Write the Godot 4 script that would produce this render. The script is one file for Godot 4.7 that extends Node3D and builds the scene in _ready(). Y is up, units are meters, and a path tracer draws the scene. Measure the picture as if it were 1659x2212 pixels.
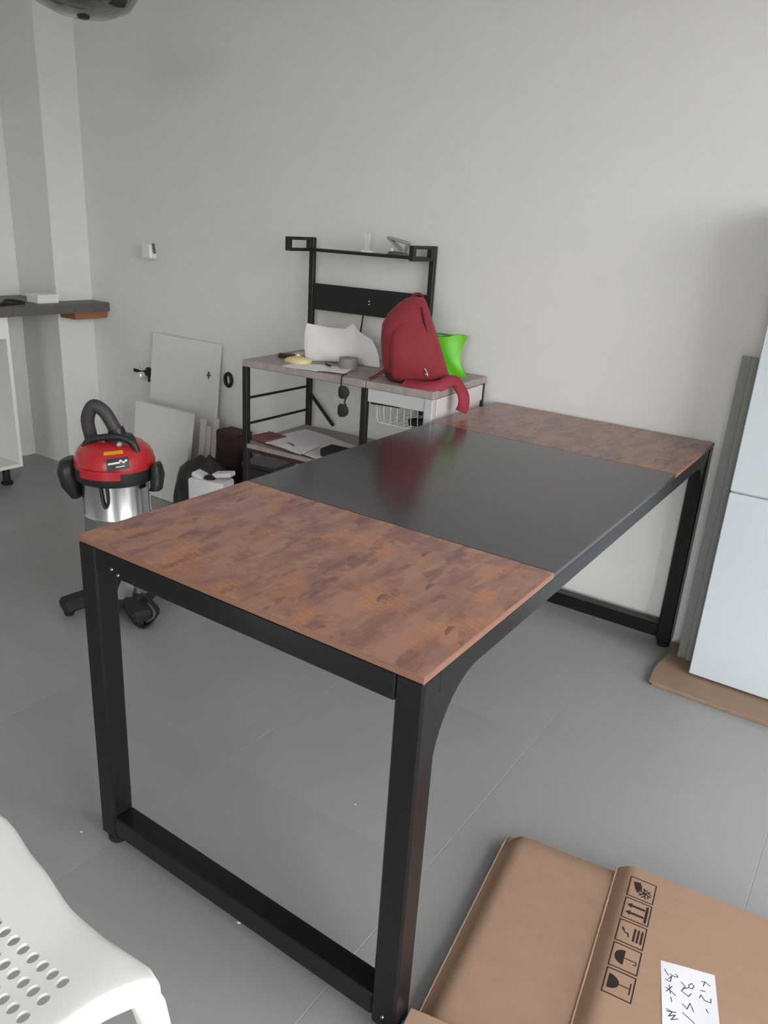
extends Node3D

# ---------------------------------------------------------------- helpers
const W := 0.798      # dining table width (x)
const L := 1.818      # dining table length (-z)
const WALL := -1.84   # face of the back wall
var used := {}
var M := {}

func numbered(called: String) -> String:
	if not used.has(called):
		used[called] = 0
		return called
	used[called] += 1
	return "%s_%03d" % [called, used[called]]

func thing(called: String, label: String, category: String, at := Vector3.ZERO, turn := 0.0, group := "") -> Node3D:
	var o := Node3D.new()
	o.name = numbered(called)
	add_child(o)
	o.position = at
	o.rotation.y = turn
	tag(o, label, category, group)
	return o

func tag(o: Node3D, label: String, category: String, group := "") -> Node3D:
	o.set_meta("label", label)
	o.set_meta("category", category)
	if group != "":
		o.set_meta("group", group)
	return o

func obj(called: String, st: SurfaceTool, m: Material, parent: Node = null) -> MeshInstance3D:
	st.generate_normals()
	var mi := MeshInstance3D.new()
	mi.mesh = st.commit()
	mi.material_override = m
	mi.cast_shadow = GeometryInstance3D.SHADOW_CASTING_SETTING_ON
	if parent == null:
		mi.name = numbered(called)
		add_child(mi)
	else:
		mi.name = called
		parent.add_child(mi, true)
	return mi

func struct(called: String, st: SurfaceTool, m: Material, label := "") -> MeshInstance3D:
	var o := obj(called, st, m)
	o.set_meta("kind", "structure")
	if label != "":
		o.set_meta("label", label)
	return o

func mb() -> SurfaceTool:
	var st := SurfaceTool.new()
	st.begin(Mesh.PRIMITIVE_TRIANGLES)
	st.set_smooth_group(-1)
	return st

func face(st: SurfaceTool, p: Array, out: Vector3, uv: Array = []) -> void:
	# a convex polygon facing out (front faces run clockwise)
	var n: Vector3 = (p[1] - p[0]).cross(p[2] - p[0])
	var flip := n.dot(out) > 0.0
	for i in range(1, p.size() - 1):
		var ids := [0, i + 1, i] if flip else [0, i, i + 1]
		for k in ids:
			if uv.size() > 0:
				st.set_uv(uv[k])
			st.add_vertex(p[k])

func box(st: SurfaceTool, c: Vector3, s: Vector3, bev := 0.002, bs := Basis()) -> void:
	var h := s * 0.5
	var b: float = min(bev, min(h.x, min(h.y, h.z)) * 0.9)
	var g := func(v: Vector3) -> Vector3: return c + bs * v
	for a in 3:
		var u := (a + 1) % 3
		var w := (a + 2) % 3
		for sg in [-1.0, 1.0]:
			var ps := []
			for q in [[-1, -1], [1, -1], [1, 1], [-1, 1]]:
				var v := Vector3.ZERO
				v[a] = sg * h[a]
				v[u] = q[0] * (h[u] - b)
				v[w] = q[1] * (h[w] - b)
				ps.append(g.call(v))
			var o := Vector3.ZERO
			o[a] = sg
			face(st, ps, bs * o)
		# edges along axis a
		for su in [-1.0, 1.0]:
			for sw in [-1.0, 1.0]:
				var ps2 := []
				for e in [[-1, 0], [1, 0], [1, 1], [-1, 1]]:
					var v2 := Vector3.ZERO
					v2[a] = e[0] * (h[a] - b)
					v2[u] = su * (h[u] - (b if e[1] == 1 else 0.0))
					v2[w] = sw * (h[w] - (0.0 if e[1] == 1 else b))
					ps2.append(g.call(v2))
				var o2 := Vector3.ZERO
				o2[u] = su
				o2[w] = sw
				face(st, ps2, bs * o2)
	for sx in [-1.0, 1.0]:
		for sy in [-1.0, 1.0]:
			for sz in [-1.0, 1.0]:
				face(st, [g.call(Vector3(sx * h.x, sy * (h.y - b), sz * (h.z - b))), g.call(Vector3(sx * (h.x - b), sy * h.y, sz * (h.z - b))), g.call(Vector3(sx * (h.x - b), sy * (h.y - b), sz * h.z))], bs * Vector3(sx, sy, sz))

func bar(st: SurfaceTool, a: Vector3, b: Vector3, w: float, h: float, bev := 0.002, up := Vector3.UP) -> void:
	# a straight rectangular bar from a to b
	var d := b - a
	var z := d.normalized()
	if abs(z.dot(up)) > 0.95:
		up = Vector3.RIGHT
	var x := up.cross(z).normalized()
	var y := z.cross(x)
	box(st, (a + b) * 0.5, Vector3(w, h, d.length()), bev, Basis(x, y, z))

func boxed(x0: float, x1: float, y0: float, y1: float, z0: float, z1: float, bev := 0.002) -> SurfaceTool:
	var st := mb()
	box(st, Vector3((x0 + x1) / 2, (y0 + y1) / 2, (z0 + z1) / 2), Vector3(abs(x1 - x0), abs(y1 - y0), abs(z1 - z0)), bev)
	return st

func rings(st: SurfaceTool, rr: Array, closed_ends := true, smooth := true) -> void:
	# rr: rings of equal length; joined by quads facing away from the ring centres
	if smooth:
		st.set_smooth_group(1)
	var n: int = rr[0].size()
	for i in rr.size() - 1:
		var c := Vector3.ZERO
		for p in rr[i]:
			c += p
		for p in rr[i + 1]:
			c += p
		c /= 2.0 * n
		for k in n:
			var k2 := (k + 1) % n
			var q := [rr[i][k], rr[i][k2], rr[i + 1][k2], rr[i + 1][k]]
			var m: Vector3 = (q[0] + q[1] + q[2] + q[3]) * 0.25
			for t in [[q[0], q[1], q[2]], [q[0], q[2], q[3]]]:
				if (t[1] - t[0]).cross(t[2] - t[0]).length() > 1e-12:
					face(st, t, m - c)
	if closed_ends:
		st.set_smooth_group(-1)
		for e in [0, rr.size() - 1]:
			var o: int = 1 if e == 0 else rr.size() - 2
			var ce := Vector3.ZERO
			var co := Vector3.ZERO
			for k in n:
				ce += rr[e][k] / n
				co += rr[o][k] / n
			for k in n:
				face(st, [ce, rr[e][k], rr[e][(k + 1) % n]], ce - co)
	st.set_smooth_group(-1)

func tube(st: SurfaceTool, pts: Array, r: float, sides := 8, r2 := -1.0) -> void:
	var rr := []
	var up := Vector3.UP
	var last_x := Vector3.ZERO
	for i in pts.size():
		var a: Vector3 = pts[max(i - 1, 0)]
		var b: Vector3 = pts[min(i + 1, pts.size() - 1)]
		var z := (b - a).normalized()
		var x := last_x - z * last_x.dot(z)
		if x.length() < 0.01:
			up = Vector3.UP if abs(z.y) < 0.9 else Vector3.RIGHT
			x = up.cross(z)
		x = x.normalized()
		last_x = x
		var y := z.cross(x)
		var rad := r if r2 < 0 else lerpf(r, r2, i / float(pts.size() - 1))
		var ring := []
		for k in sides:
			var t := TAU * k / sides
			ring.append(pts[i] + (x * cos(t) + y * sin(t)) * rad)
		rr.append(ring)
	rings(st, rr)

func curve(pts: Array, n := 24) -> Array:
	# Catmull-Rom through pts
	var out := []
	var m := pts.size()
	for i in n + 1:
		var f := i / float(n) * (m - 1)
		var k: int = min(int(f), m - 2)
		var t := f - k
		out.append(pts[k].cubic_interpolate(pts[k + 1], pts[max(k - 1, 0)], pts[min(k + 2, m - 1)], t))
	return out

func lathe(st: SurfaceTool, prof: Array, seg := 40, xf := Transform3D()) -> void:
	# prof: Vector2(radius, height); sharp where it turns more than 35 degrees
	var grp := 1
	for i in prof.size() - 1:
		if i > 0:
			var d1: Vector2 = prof[i] - prof[i - 1]
			var d2: Vector2 = prof[i + 1] - prof[i]
			if abs(d1.angle_to(d2)) > deg_to_rad(35):
				grp += 1
		st.set_smooth_group(grp)
		var dd: Vector2 = (prof[i + 1] - prof[i]).normalized()
		for k in seg:
			var a := TAU * k / seg
			var b := TAU * (k + 1) / seg
			var f := func(p: Vector2, t: float) -> Vector3: return xf * Vector3(p.x * cos(t), p.y, p.x * sin(t))
			var am := (a + b) / 2
			var out := xf.basis * Vector3(dd.y * cos(am), -dd.x, dd.y * sin(am))
			var q := [f.call(prof[i], a), f.call(prof[i], b), f.call(prof[i + 1], b), f.call(prof[i + 1], a)]
			if prof[i].x < 1e-6:
				face(st, [q[0], q[2], q[3]], out)
			elif prof[i + 1].x < 1e-6:
				face(st, [q[0], q[1], q[2]], out)
			else:
				face(st, q, out)
	st.set_smooth_group(-1)

func loft(st: SurfaceTool, secs: Array, n := 28) -> void:
	# secs: [centre, half width x, half depth z, exponent]
	var rr := []
	for s in secs:
		var ring := []
		for k in n:
			var t := TAU * k / n
			var e: float = 2.0 / s[3]
			ring.append(s[0] + Vector3(s[1] * sign(cos(t)) * pow(abs(cos(t)), e), 0, s[2] * sign(sin(t)) * pow(abs(sin(t)), e)))
		rr.append(ring)
	rings(st, rr)

func prism(st: SurfaceTool, poly: PackedVector2Array, z0: float, z1: float, xf := Transform3D()) -> void:
	# polygon in xy pulled from z0 to z1
	var idx := Geometry2D.triangulate_polygon(poly)
	for e in [[z0, -1.0], [z1, 1.0]]:
		for i in range(0, idx.size(), 3):
			var ps := []
			for k in 3:
				ps.append(xf * Vector3(poly[idx[i + k]].x, poly[idx[i + k]].y, e[0]))
			face(st, ps, xf.basis * Vector3(0, 0, e[1]))
	var ccw := not Geometry2D.is_polygon_clockwise(poly)
	for i in poly.size():
		var a := poly[i]
		var b := poly[(i + 1) % poly.size()]
		var d := b - a
		var o := Vector3(d.y, -d.x, 0) if ccw else Vector3(-d.y, d.x, 0)
		# is_polygon_clockwise is told for y down: test by area
		face(st, [xf * Vector3(a.x, a.y, z0), xf * Vector3(b.x, b.y, z0), xf * Vector3(b.x, b.y, z1), xf * Vector3(a.x, a.y, z1)], xf.basis * (o * orient(poly, o, a, b)))

func orient(poly: PackedVector2Array, o: Vector3, a: Vector2, b: Vector2) -> float:
	var m := (a + b) * 0.5 + Vector2(o.x, o.y).normalized() * 0.0004
	return -1.0 if Geometry2D.is_point_in_polygon(m, poly) else 1.0

func sheet(st: SurfaceTool, f: Callable, nu: int, nv: int, thick: float, flat := false) -> void:
	# f(u, v) -> point; a sheet of that thickness (towards -normal)
	var p := []
	var q := []
	for i in nu + 1:
		for j in nv + 1:
			p.append(f.call(i / float(nu), j / float(nv)))
	for i in nu + 1:
		for j in nv + 1:
			var du: Vector3 = p[min(i + 1, nu) * (nv + 1) + j] - p[max(i - 1, 0) * (nv + 1) + j]
			var dv: Vector3 = p[i * (nv + 1) + min(j + 1, nv)] - p[i * (nv + 1) + max(j - 1, 0)]
			var n := dv.cross(du).normalized()
			q.append(p[i * (nv + 1) + j] - n * thick)
	var at := func(i, j): return i * (nv + 1) + j
	for i in nu:
		for j in nv:
			var ks := [at.call(i, j), at.call(i + 1, j), at.call(i + 1, j + 1), at.call(i, j + 1)]
			var uv := [Vector2(i / float(nu), j / float(nv)), Vector2((i + 1) / float(nu), j / float(nv)), Vector2((i + 1) / float(nu), (j + 1) / float(nv)), Vector2(i / float(nu), (j + 1) / float(nv))]
			var o: Vector3 = p[ks[0]] - q[ks[0]]
			st.set_smooth_group(-1 if flat else 1)
			face(st, [p[ks[0]], p[ks[1]], p[ks[2]]], o, [uv[0], uv[1], uv[2]])
			face(st, [p[ks[0]], p[ks[2]], p[ks[3]]], o, [uv[0], uv[2], uv[3]])
			st.set_smooth_group(-1 if flat else 2)
			face(st, [q[ks[0]], q[ks[1]], q[ks[2]]], -o, [Vector2.ZERO, Vector2.ZERO, Vector2.ZERO])
			face(st, [q[ks[0]], q[ks[2]], q[ks[3]]], -o, [Vector2.ZERO, Vector2.ZERO, Vector2.ZERO])
	st.set_smooth_group(-1)
	for i in nu:
		for jj in [0, nv]:
			var a = at.call(i, jj)
			var b = at.call(i + 1, jj)
			var c = at.call(i, 1 if jj == 0 else nv - 1)
			face(st, [p[a], p[b], q[b], q[a]], p[a] - p[c], [Vector2.ZERO, Vector2.ZERO, Vector2.ZERO, Vector2.ZERO])
	for j in nv:
		for ii in [0, nu]:
			var a2 = at.call(ii, j)
			var b2 = at.call(ii, j + 1)
			var c2 = at.call(1 if ii == 0 else nu - 1, j)
			face(st, [p[a2], p[b2], q[b2], q[a2]], p[a2] - p[c2], [Vector2.ZERO, Vector2.ZERO, Vector2.ZERO, Vector2.ZERO])

func mat(c: Color, rough := 0.6, metal := 0.0) -> StandardMaterial3D:
	var m := StandardMaterial3D.new()
	m.albedo_color = c
	m.roughness = rough
	m.metallic = metal
	return m

func rgb(r: int, g: int, b: int) -> Color:
	return Color8(r, g, b)

# ---------------------------------------------------------------- textures
func img_line(img: Image, a: Vector2, b: Vector2, w: float, col: Color) -> void:
	var lo := Vector2(min(a.x, b.x), min(a.y, b.y)) - Vector2(w, w)
	var hi := Vector2(max(a.x, b.x), max(a.y, b.y)) + Vector2(w, w)
	for y in range(max(0, int(lo.y)), min(img.get_height(), int(hi.y) + 1)):
		for x in range(max(0, int(lo.x)), min(img.get_width(), int(hi.x) + 1)):
			var p := Vector2(x, y)
			var d := p.distance_to(Geometry2D.get_closest_point_to_segment(p, a, b))
			var k: float = clamp(w * 0.5 - d + 0.5, 0.0, 1.0)
			if k > 0:
				img.set_pixel(x, y, img.get_pixel(x, y).lerp(col, k))

func img_poly(img: Image, poly: PackedVector2Array, col: Color) -> void:
	var lo := poly[0]
	var hi := poly[0]
	for p in poly:
		lo = lo.min(p)
		hi = hi.max(p)
	for y in range(max(0, int(lo.y)), min(img.get_height(), int(hi.y) + 1)):
		for x in range(max(0, int(lo.x)), min(img.get_width(), int(hi.x) + 1)):
			if Geometry2D.is_point_in_polygon(Vector2(x, y), poly):
				img.set_pixel(x, y, col)

func noise(sd: int, f: float, oct := 4) -> FastNoiseLite:
	var n := FastNoiseLite.new()
	n.seed = sd
	n.frequency = f
	n.fractal_octaves = oct
	return n

func wood_image() -> Image:
	# rustic brown wood print: grain along u, blotches, knots, saw marks
	var w := 640
	var h := 1024
	var img := Image.create(w, h, false, Image.FORMAT_RGB8)
	var n1 := noise(3, 0.011, 4)
	var n2 := noise(8, 0.05, 3)
	var n3 := noise(15, 0.006, 2)
	var n4 := noise(21, 0.02, 2)
	var ca := Color8(166, 122, 106)
	var cb := Color8(138, 98, 88)
	var cc := Color8(182, 120, 88)
	var cd := Color8(106, 74, 68)
	for y in h:
		for x in w:
			var wx := x * 0.45 + n4.get_noise_2d(x, y) * 24.0
			var a := n1.get_noise_2d(wx, y * 0.9)
			var b := n2.get_noise_2d(wx * 0.35, y * 2.0)
			var c := n3.get_noise_2d(x * 0.8 + 500, y + 90)
			var col := ca.lerp(cb, clamp(0.42 + a * 1.25 + b * 0.3, 0.0, 1.0))
			col = col.lerp(cc, clamp(c * 1.5 - 0.2 + b * 0.35, 0.0, 0.7))
			col = col.lerp(cd, clamp((n1.get_noise_2d(wx * 0.9 + 900, y * 1.0) - 0.18) * 1.7, 0.0, 0.6))
			# saw marks across the grain in the warm patches
			var s := sin((y * 0.3 + x) * 0.35 + n4.get_noise_2d(x * 2.0, y * 2.0) * 3.0)
			col = col.lerp(Color8(196, 138, 98), clamp((c - 0.18) * 2.2, 0.0, 1.0) * clamp(s - 0.45, 0.0, 0.5))
			img.set_pixel(x, y, col)
	var rng := RandomNumberGenerator.new()
	rng.seed = 5
	for k in 9:
		var p := Vector2(rng.randf_range(40, w - 40), rng.randf_range(40, h - 40))
		for q in 4:
			img_line(img, p + Vector2(-14 - q * 4, q * 3), p + Vector2(12 + q * 3, q * 3 - 4), 3.0, cd.lerp(cb, q * 0.2))
	return img

func mottled(c1: Color, c2: Color, sd: int, f: float, size := 256, sx := 1.0) -> ImageTexture:
	var img := Image.create(size, size, false, Image.FORMAT_RGB8)
	var n := noise(sd, f, 4)
	for y in size:
		for x in size:
			# wrap the edges so that repeats do not show
			var fx := x / float(size)
			var fy := y / float(size)
			var v: float = n.get_noise_3d(cos(fx * TAU) * size / TAU * sx, sin(fx * TAU) * size / TAU * sx, fy * size) * (1.0 - abs(fy * 2 - 1)) + n.get_noise_3d(cos(fx * TAU) * size / TAU * sx, sin(fx * TAU) * size / TAU * sx, fposmod(fy + 0.5, 1.0) * size + 999) * abs(fy * 2 - 1)
			img.set_pixel(x, y, c1.lerp(c2, clamp(0.5 + v, 0, 1)))
	return ImageTexture.create_from_image(img)

func triplanar(c1: Color, c2: Color, sd: int, f: float, scale: float, rough: float, sx := 1.0) -> StandardMaterial3D:
	var m := mat(Color.WHITE, rough)
	m.albedo_texture = mottled(c1, c2, sd, f, 256, sx)
	m.uv1_triplanar = true
	m.uv1_world_triplanar = true
	m.uv1_scale = Vector3.ONE * scale
	return m

const INK := Color(0.16, 0.09, 0.06)

func carton_print() -> ImageTexture:
	# the top of the right flap, 0.5 m x 0.6 m: u runs across, v along; five handling marks
	var w := 1000
	var h := 1200
	var img := Image.create(w, h, false, Image.FORMAT_RGB8)
	var n := noise(31, 0.02, 3)
	for y in h:
		for x in w:
			var v := n.get_noise_2d(x * 0.25, y * 2.0) * 0.5
			img.set_pixel(x, y, Color8(163, 133, 112).lerp(Color8(156, 126, 106), 0.5 + v))
	# marks: cells 104 px across (u) by 100 along (v), their tops towards -u
	var x0 := 66.0
	var cw := 104.0
	for i in 5:
		var y0 := 62.0 + i * 124.0
		var ch := 110.0
		var a := Vector2(x0, y0)
		var c := Vector2(x0 + cw, y0 + ch)
		for e in [[a, Vector2(c.x, a.y)], [Vector2(c.x, a.y), c], [c, Vector2(a.x, c.y)], [Vector2(a.x, c.y), a]]:
			img_line(img, e[0], e[1], 5.0, INK)
		var m := (a + c) * 0.5
		if i == 0:   # hand and snowflake-like mark
			for k in 6:
				var d := Vector2.from_angle(k * PI / 3 + 0.3)
				img_line(img, m + Vector2(14, 14), m + Vector2(14, 14) + d * 26, 6.0, INK)
				img_line(img, m + Vector2(14, 14) + d * 16, m + Vector2(14, 14) + d.rotated(0.6) * 25, 5.0, INK)
			img_poly(img, PackedVector2Array([m + Vector2(-38, -30), m + Vector2(-10, -38), m + Vector2(0, -12), m + Vector2(-14, 26), m + Vector2(-26, 6)]), INK)
		elif i == 1:   # two arrows on a bar
			for dy in [-20, 20]:
				img_line(img, m + Vector2(-26, dy), m + Vector2(26, dy), 11.0, INK)
				img_poly(img, PackedVector2Array([m + Vector2(-42, dy), m + Vector2(-22, dy - 13), m + Vector2(-22, dy + 13)]), INK)
			img_line(img, m + Vector2(38, -40), m + Vector2(38, 40), 10.0, INK)
		elif i == 2:   # stacking limit
			for dx in [12, 26, 40]:
				img_line(img, m + Vector2(dx, -30), m + Vector2(dx, 30), 8.0, INK)
			img_line(img, m + Vector2(-34, -16), m + Vector2(-28, -4), 8.0, INK)
			img_line(img, m + Vector2(-24, 4), m + Vector2(-12, 4), 6.0, INK)
			img_line(img, m + Vector2(-12, 4), m + Vector2(-8, 18), 6.0, INK)
		else:
			# umbrella (i = 3) and goblet (i = 4), both with their tops towards -u
			var arc := PackedVector2Array()
			for k in 17:
				var t := PI / 2 + PI * k / 16.0
				if i == 3:
					arc.append(m + Vector2(-4, 0) + Vector2(cos(t) * 36, sin(t) * 34))
				else:
					arc.append(m + Vector2(-40, 0) + Vector2(-cos(t) * 40, sin(t) * 32))
			img_poly(img, arc, INK)
			img_line(img, m + Vector2(-6, 0), m + Vector2(40, 0), 4.0, INK)
			if i == 3:
				img_line(img, m + Vector2(40, 0), m + Vector2(42, 12), 4.0, INK)
				img_line(img, m + Vector2(42, 12), m + Vector2(32, 16), 4.0, INK)
			else:
				img_line(img, m + Vector2(40, -24), m + Vector2(40, 24), 5.0, INK)
	return ImageTexture.create_from_image(img)

func label_print() -> ImageTexture:
	# handwriting on the white label, three lines that run up the label
	var img := Image.create(300, 480, false, Image.FORMAT_RGB8)
	img.fill(Color8(226, 226, 232))
	var ink := Color8(52, 50, 62)
	var strokes := [
		[[735, 895], [770, 955]], [[790, 945], [830, 970], [862, 972], [840, 945]],
		[[742, 990], [785, 1015], [802, 962], [772, 985]], [[740, 1062], [800, 1112]], [[775, 1045], [782, 1122]], [[745, 1100], [800, 1060]], [[800, 1112], [828, 1140]],
		[[785, 1155], [792, 1195]], [[742, 1255], [792, 1285], [758, 1318], [822, 1312], [780, 1348], [842, 1345]], [[742, 1275], [830, 1290]],
		[[890, 1020], [925, 1062], [888, 1100], [952, 1152], [978, 1128]], [[960, 1050], [990, 1035], [1012, 1060], [990, 1085], [962, 1072], [960, 1050]], [[905, 1082], [960, 1072]],
		[[890, 1215], [932, 1262], [962, 1212], [992, 1288]], [[888, 1290], [992, 1385]],
		[[1088, 1018], [1130, 1030], [1162, 1062]], [[1100, 1060], [1120, 1020]], [[1072, 1100], [1112, 1110]],
		[[1055, 1165], [1072, 1140], [1100, 1190], [1158, 1215], [1162, 1180]], [[1108, 1268], [1125, 1302]]]
	for s in strokes:
		var last := Vector2.ZERO
		for i in s.size():
			var u: float = (s[i][0] - 700.0) / 520.0
			var v: float = (s[i][1] - 815.0 - 0.3 * (s[i][0] - 700.0)) / 565.0
			var p := Vector2(u * 300, v * 400 + 6)
			if i > 0:
				img_line(img, last, p, 5.0, ink)
			last = p
	return ImageTexture.create_from_image(img)

# ---------------------------------------------------------------- scene
func _ready() -> void:
	# camera
	var cam := Camera3D.new()
	cam.name = "camera"
	cam.position = Vector3(1.25608, 1.34744, 0.83534)
	cam.rotation = Vector3(-0.352972, 0.577860, 0.063193)
	cam.fov = 67.0544
	cam.near = 0.02
	add_child(cam)
	cam.current = true
	# sky, exposure: an overcast day outside the wide openings
	var env := Environment.new()
	var sky := Sky.new()
	var sm := ProceduralSkyMaterial.new()
	sm.sky_top_color = Color(0.835, 0.84, 0.845)
	sm.sky_horizon_color = Color(0.87, 0.87, 0.87)
	sm.ground_bottom_color = Color(0.40, 0.39, 0.38)
	sm.ground_horizon_color = Color(0.60, 0.59, 0.58)
	sm.sun_angle_max = 0.0
	sky.sky_material = sm
	env.background_mode = Environment.BG_SKY
	env.sky = sky
	env.background_energy_multiplier = 1.0
	env.ambient_light_source = Environment.AMBIENT_SOURCE_SKY
	env.tonemap_mode = Environment.TONE_MAPPER_LINEAR
	env.tonemap_exposure = 12.4
	env.sdfgi_enabled = true
	env.ssao_enabled = true
	env.ssil_enabled = true
	var we := WorldEnvironment.new()
	we.name = "world_environment"
	we.environment = env
	add_child(we)

	materials()
	room()
	dining_table()
	carton()
	white_cabinet()
	chair()
	vacuum()
	desk()
	desk_items()
	wall_corner()
	kitchen()
	lamp()
	scraps()

func materials() -> void:
	M.wall = triplanar(rgb(226, 225, 222), rgb(224, 223, 220), 2, 0.02, 0.7, 0.85)
	M.ceiling = mat(rgb(235, 235, 232), 0.9)
	M.grout = mat(rgb(158, 159, 158), 0.8)
	M.tile = []
	for k in 3:
		var t := triplanar([rgb(161, 162, 161), rgb(160, 161, 160), rgb(162, 163, 162)][k], [rgb(152, 153, 152), rgb(151, 152, 151), rgb(153, 154, 153)][k], 40 + k, 0.012, 0.45, 0.42, 0.6)
		M.tile.append(t)
	M.black_metal = mat(rgb(24, 22, 24), 0.3)
	M.black_metal.metallic_specular = 0.42
	M.rail_metal = M.black_metal
	M.table_black = mat(rgb(50, 46, 49), 0.2)
	M.table_black.metallic_specular = 0.7
	M.wood = mat(Color.WHITE, 0.26)
	M.wood.albedo_texture = ImageTexture.create_from_image(wood_image())
	M.wood_far_dimmed = M.wood.duplicate()
	M.wood_far_dimmed.albedo_color = rgb(214, 216, 222)  # same wood, tint darkened to stand for weaker light at the far end
	M.wood_edge_shaded = mat(rgb(138, 100, 82), 0.4)  # shade of the unlit front edge put into the edge colour
	M.rubber = mat(rgb(24, 24, 25), 0.7)
	M.steel = mat(rgb(200, 200, 204), 0.22, 1.0)
	M.brushed = mat(rgb(205, 200, 194), 0.32, 1.0)
	M.white_gloss = mat(rgb(192, 200, 206), 0.18)
	M.white_matt = mat(rgb(232, 232, 230), 0.6)
	M.white_plastic = mat(rgb(230, 230, 227), 0.35)
	M.paper = mat(rgb(236, 233, 234), 0.8)
	M.card = triplanar(rgb(164, 134, 113), rgb(157, 127, 107), 11, 0.03, 3.0, 0.85)
	M.card_dull = triplanar(rgb(150, 125, 106), rgb(141, 117, 99), 14, 0.03, 3.0, 0.85)
	M.card_light = triplanar(rgb(184, 153, 130), rgb(175, 144, 122), 12, 0.03, 3.0, 0.85)
	M.card_cut = mat(rgb(200, 172, 146), 0.9)
	M.grey_wood = triplanar(rgb(168, 158, 154), rgb(148, 138, 135), 17, 0.03, 2.0, 0.5, 3.0)
	M.grey_edge = mat(rgb(132, 126, 124), 0.5)
	M.pale_panel = mat(rgb(206, 198, 198), 0.6)
	M.silver = mat(rgb(186, 188, 186), 0.4)
	M.desk_metal = mat(rgb(22, 20, 20), 0.5)
	M.red = mat(rgb(188, 32, 44), 0.25)
	M.red.clearcoat_enabled = true
	M.red.clearcoat = 0.5
	M.dark_plastic = mat(rgb(36, 36, 37), 0.4)
	M.hose = mat(rgb(64, 60, 60), 0.55)
	M.pack_red = triplanar(rgb(140, 36, 48), rgb(126, 30, 42), 51, 0.3, 8.0, 0.75)
	M.pack_red.rim_enabled = true
	M.pack_red.rim = 0.2
	M.pack_strap = mat(rgb(146, 44, 60), 0.75)
	M.pack_dark = mat(rgb(84, 18, 30), 0.8)
	M.green = mat(rgb(104, 196, 40), 0.45)
	M.maroon = mat(rgb(62, 32, 36), 0.7)
	M.bag_black = mat(rgb(38, 35, 36), 0.35)
	M.grey_metal = mat(rgb(124, 129, 124), 0.45)
	M.counter = triplanar(rgb(98, 96, 92), rgb(88, 86, 83), 61, 0.05, 3.0, 0.5)

# ---------------------------------------------------------------- the room
func room() -> void:
	# floor: square grey tiles on a bed of grout
	var bed := boxed(-3.0, 3.3, -0.12, -0.0007, -2.0, 3.9, 0.001)
	var fl := struct("floor", bed, M.grout, "grey tiled floor with thin pale joints")
	var rng := RandomNumberGenerator.new()
	rng.seed = 7
	var sh := mb()
	box(sh, Vector3(0, -0.006, 0), Vector3(0.611, 0.012, 0.611), 0.0006)
	sh.generate_normals()
	var mesh := sh.commit()
	var x := 0.6375 - 0.612 * 5.5
	while x < 3.2:
		var z := 0.24 - 0.612 * 3.5
		while z < 3.8:
			var t := MeshInstance3D.new()
			t.mesh = mesh
			t.material_override = M.tile[rng.randi() % 3]
			t.position = Vector3(x, rng.randf_range(-0.0003, 0.0), z)
			t.name = "tile"
			fl.add_child(t, true)
			z += 0.612
		x += 0.612
	struct("wall_back", boxed(-3.0, 3.35, -0.1, 3.15, WALL - 0.15, WALL, 0.001), M.wall, "plain off-white back wall behind the tables")
	struct("trim_1", boxed(-2.78, -2.447, -0.005, 3.0, WALL - 0.02, -1.63, 0.003), M.wall, "shallow wall pier beside the grey worktop")
	struct("wall_left", boxed(-2.95, -2.78, -0.1, 3.15, WALL - 0.02, 3.95, 0.001), M.wall, "off-white side wall behind the open white cabinet")
	struct("ceiling", boxed(-3.0, 3.35, 3.0, 3.15, WALL - 0.02, 3.95, 0.001), M.ceiling, "plain white ceiling")
	# right wall with a wide opening
	var wr := mb()
	var za := -1.15
	var zb := 1.45
	box(wr, Vector3(3.275, 1.5, (-1.86 + za) / 2), Vector3(0.15, 3.2, za + 1.86), 0.001)
	box(wr, Vector3(3.275, 1.5, (zb + 3.95) / 2), Vector3(0.15, 3.2, 3.95 - zb), 0.001)
	box(wr, Vector3(3.275, 2.85, (za + zb) / 2), Vector3(0.15, 0.5, zb - za), 0.001)
	box(wr, Vector3(3.275, 0.0, (za + zb) / 2), Vector3(0.15, 0.2, zb - za), 0.001)
	struct("wall_right", wr, M.wall, "off-white wall with the wide window opening")
	var wf := mb()
	box(wf, Vector3(-0.95, 1.5, 3.875), Vector3(4.1, 3.2, 0.15), 0.001)
	box(wf, Vector3(2.975, 1.5, 3.875), Vector3(0.75, 3.2, 0.15), 0.001)
	box(wf, Vector3(1.85, 2.85, 3.875), Vector3(1.5, 0.5, 0.15), 0.001)
	struct("wall_front", wf, M.wall, "off-white wall with the doorway behind the viewer")
	var fr := mb()
	for zz in [za + 0.03, (za + zb) / 2, zb - 0.03]:
		box(fr, Vector3(3.25, 1.35, zz), Vector3(0.06, 2.5, 0.06), 0.003)
	for yy in [0.13, 2.57]:
		box(fr, Vector3(3.25, yy, (za + zb) / 2), Vector3(0.06, 0.06, zb - za), 0.003)
	struct("window_1", fr, M.grey_metal, "grey metal frame of the wide window opening")

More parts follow.
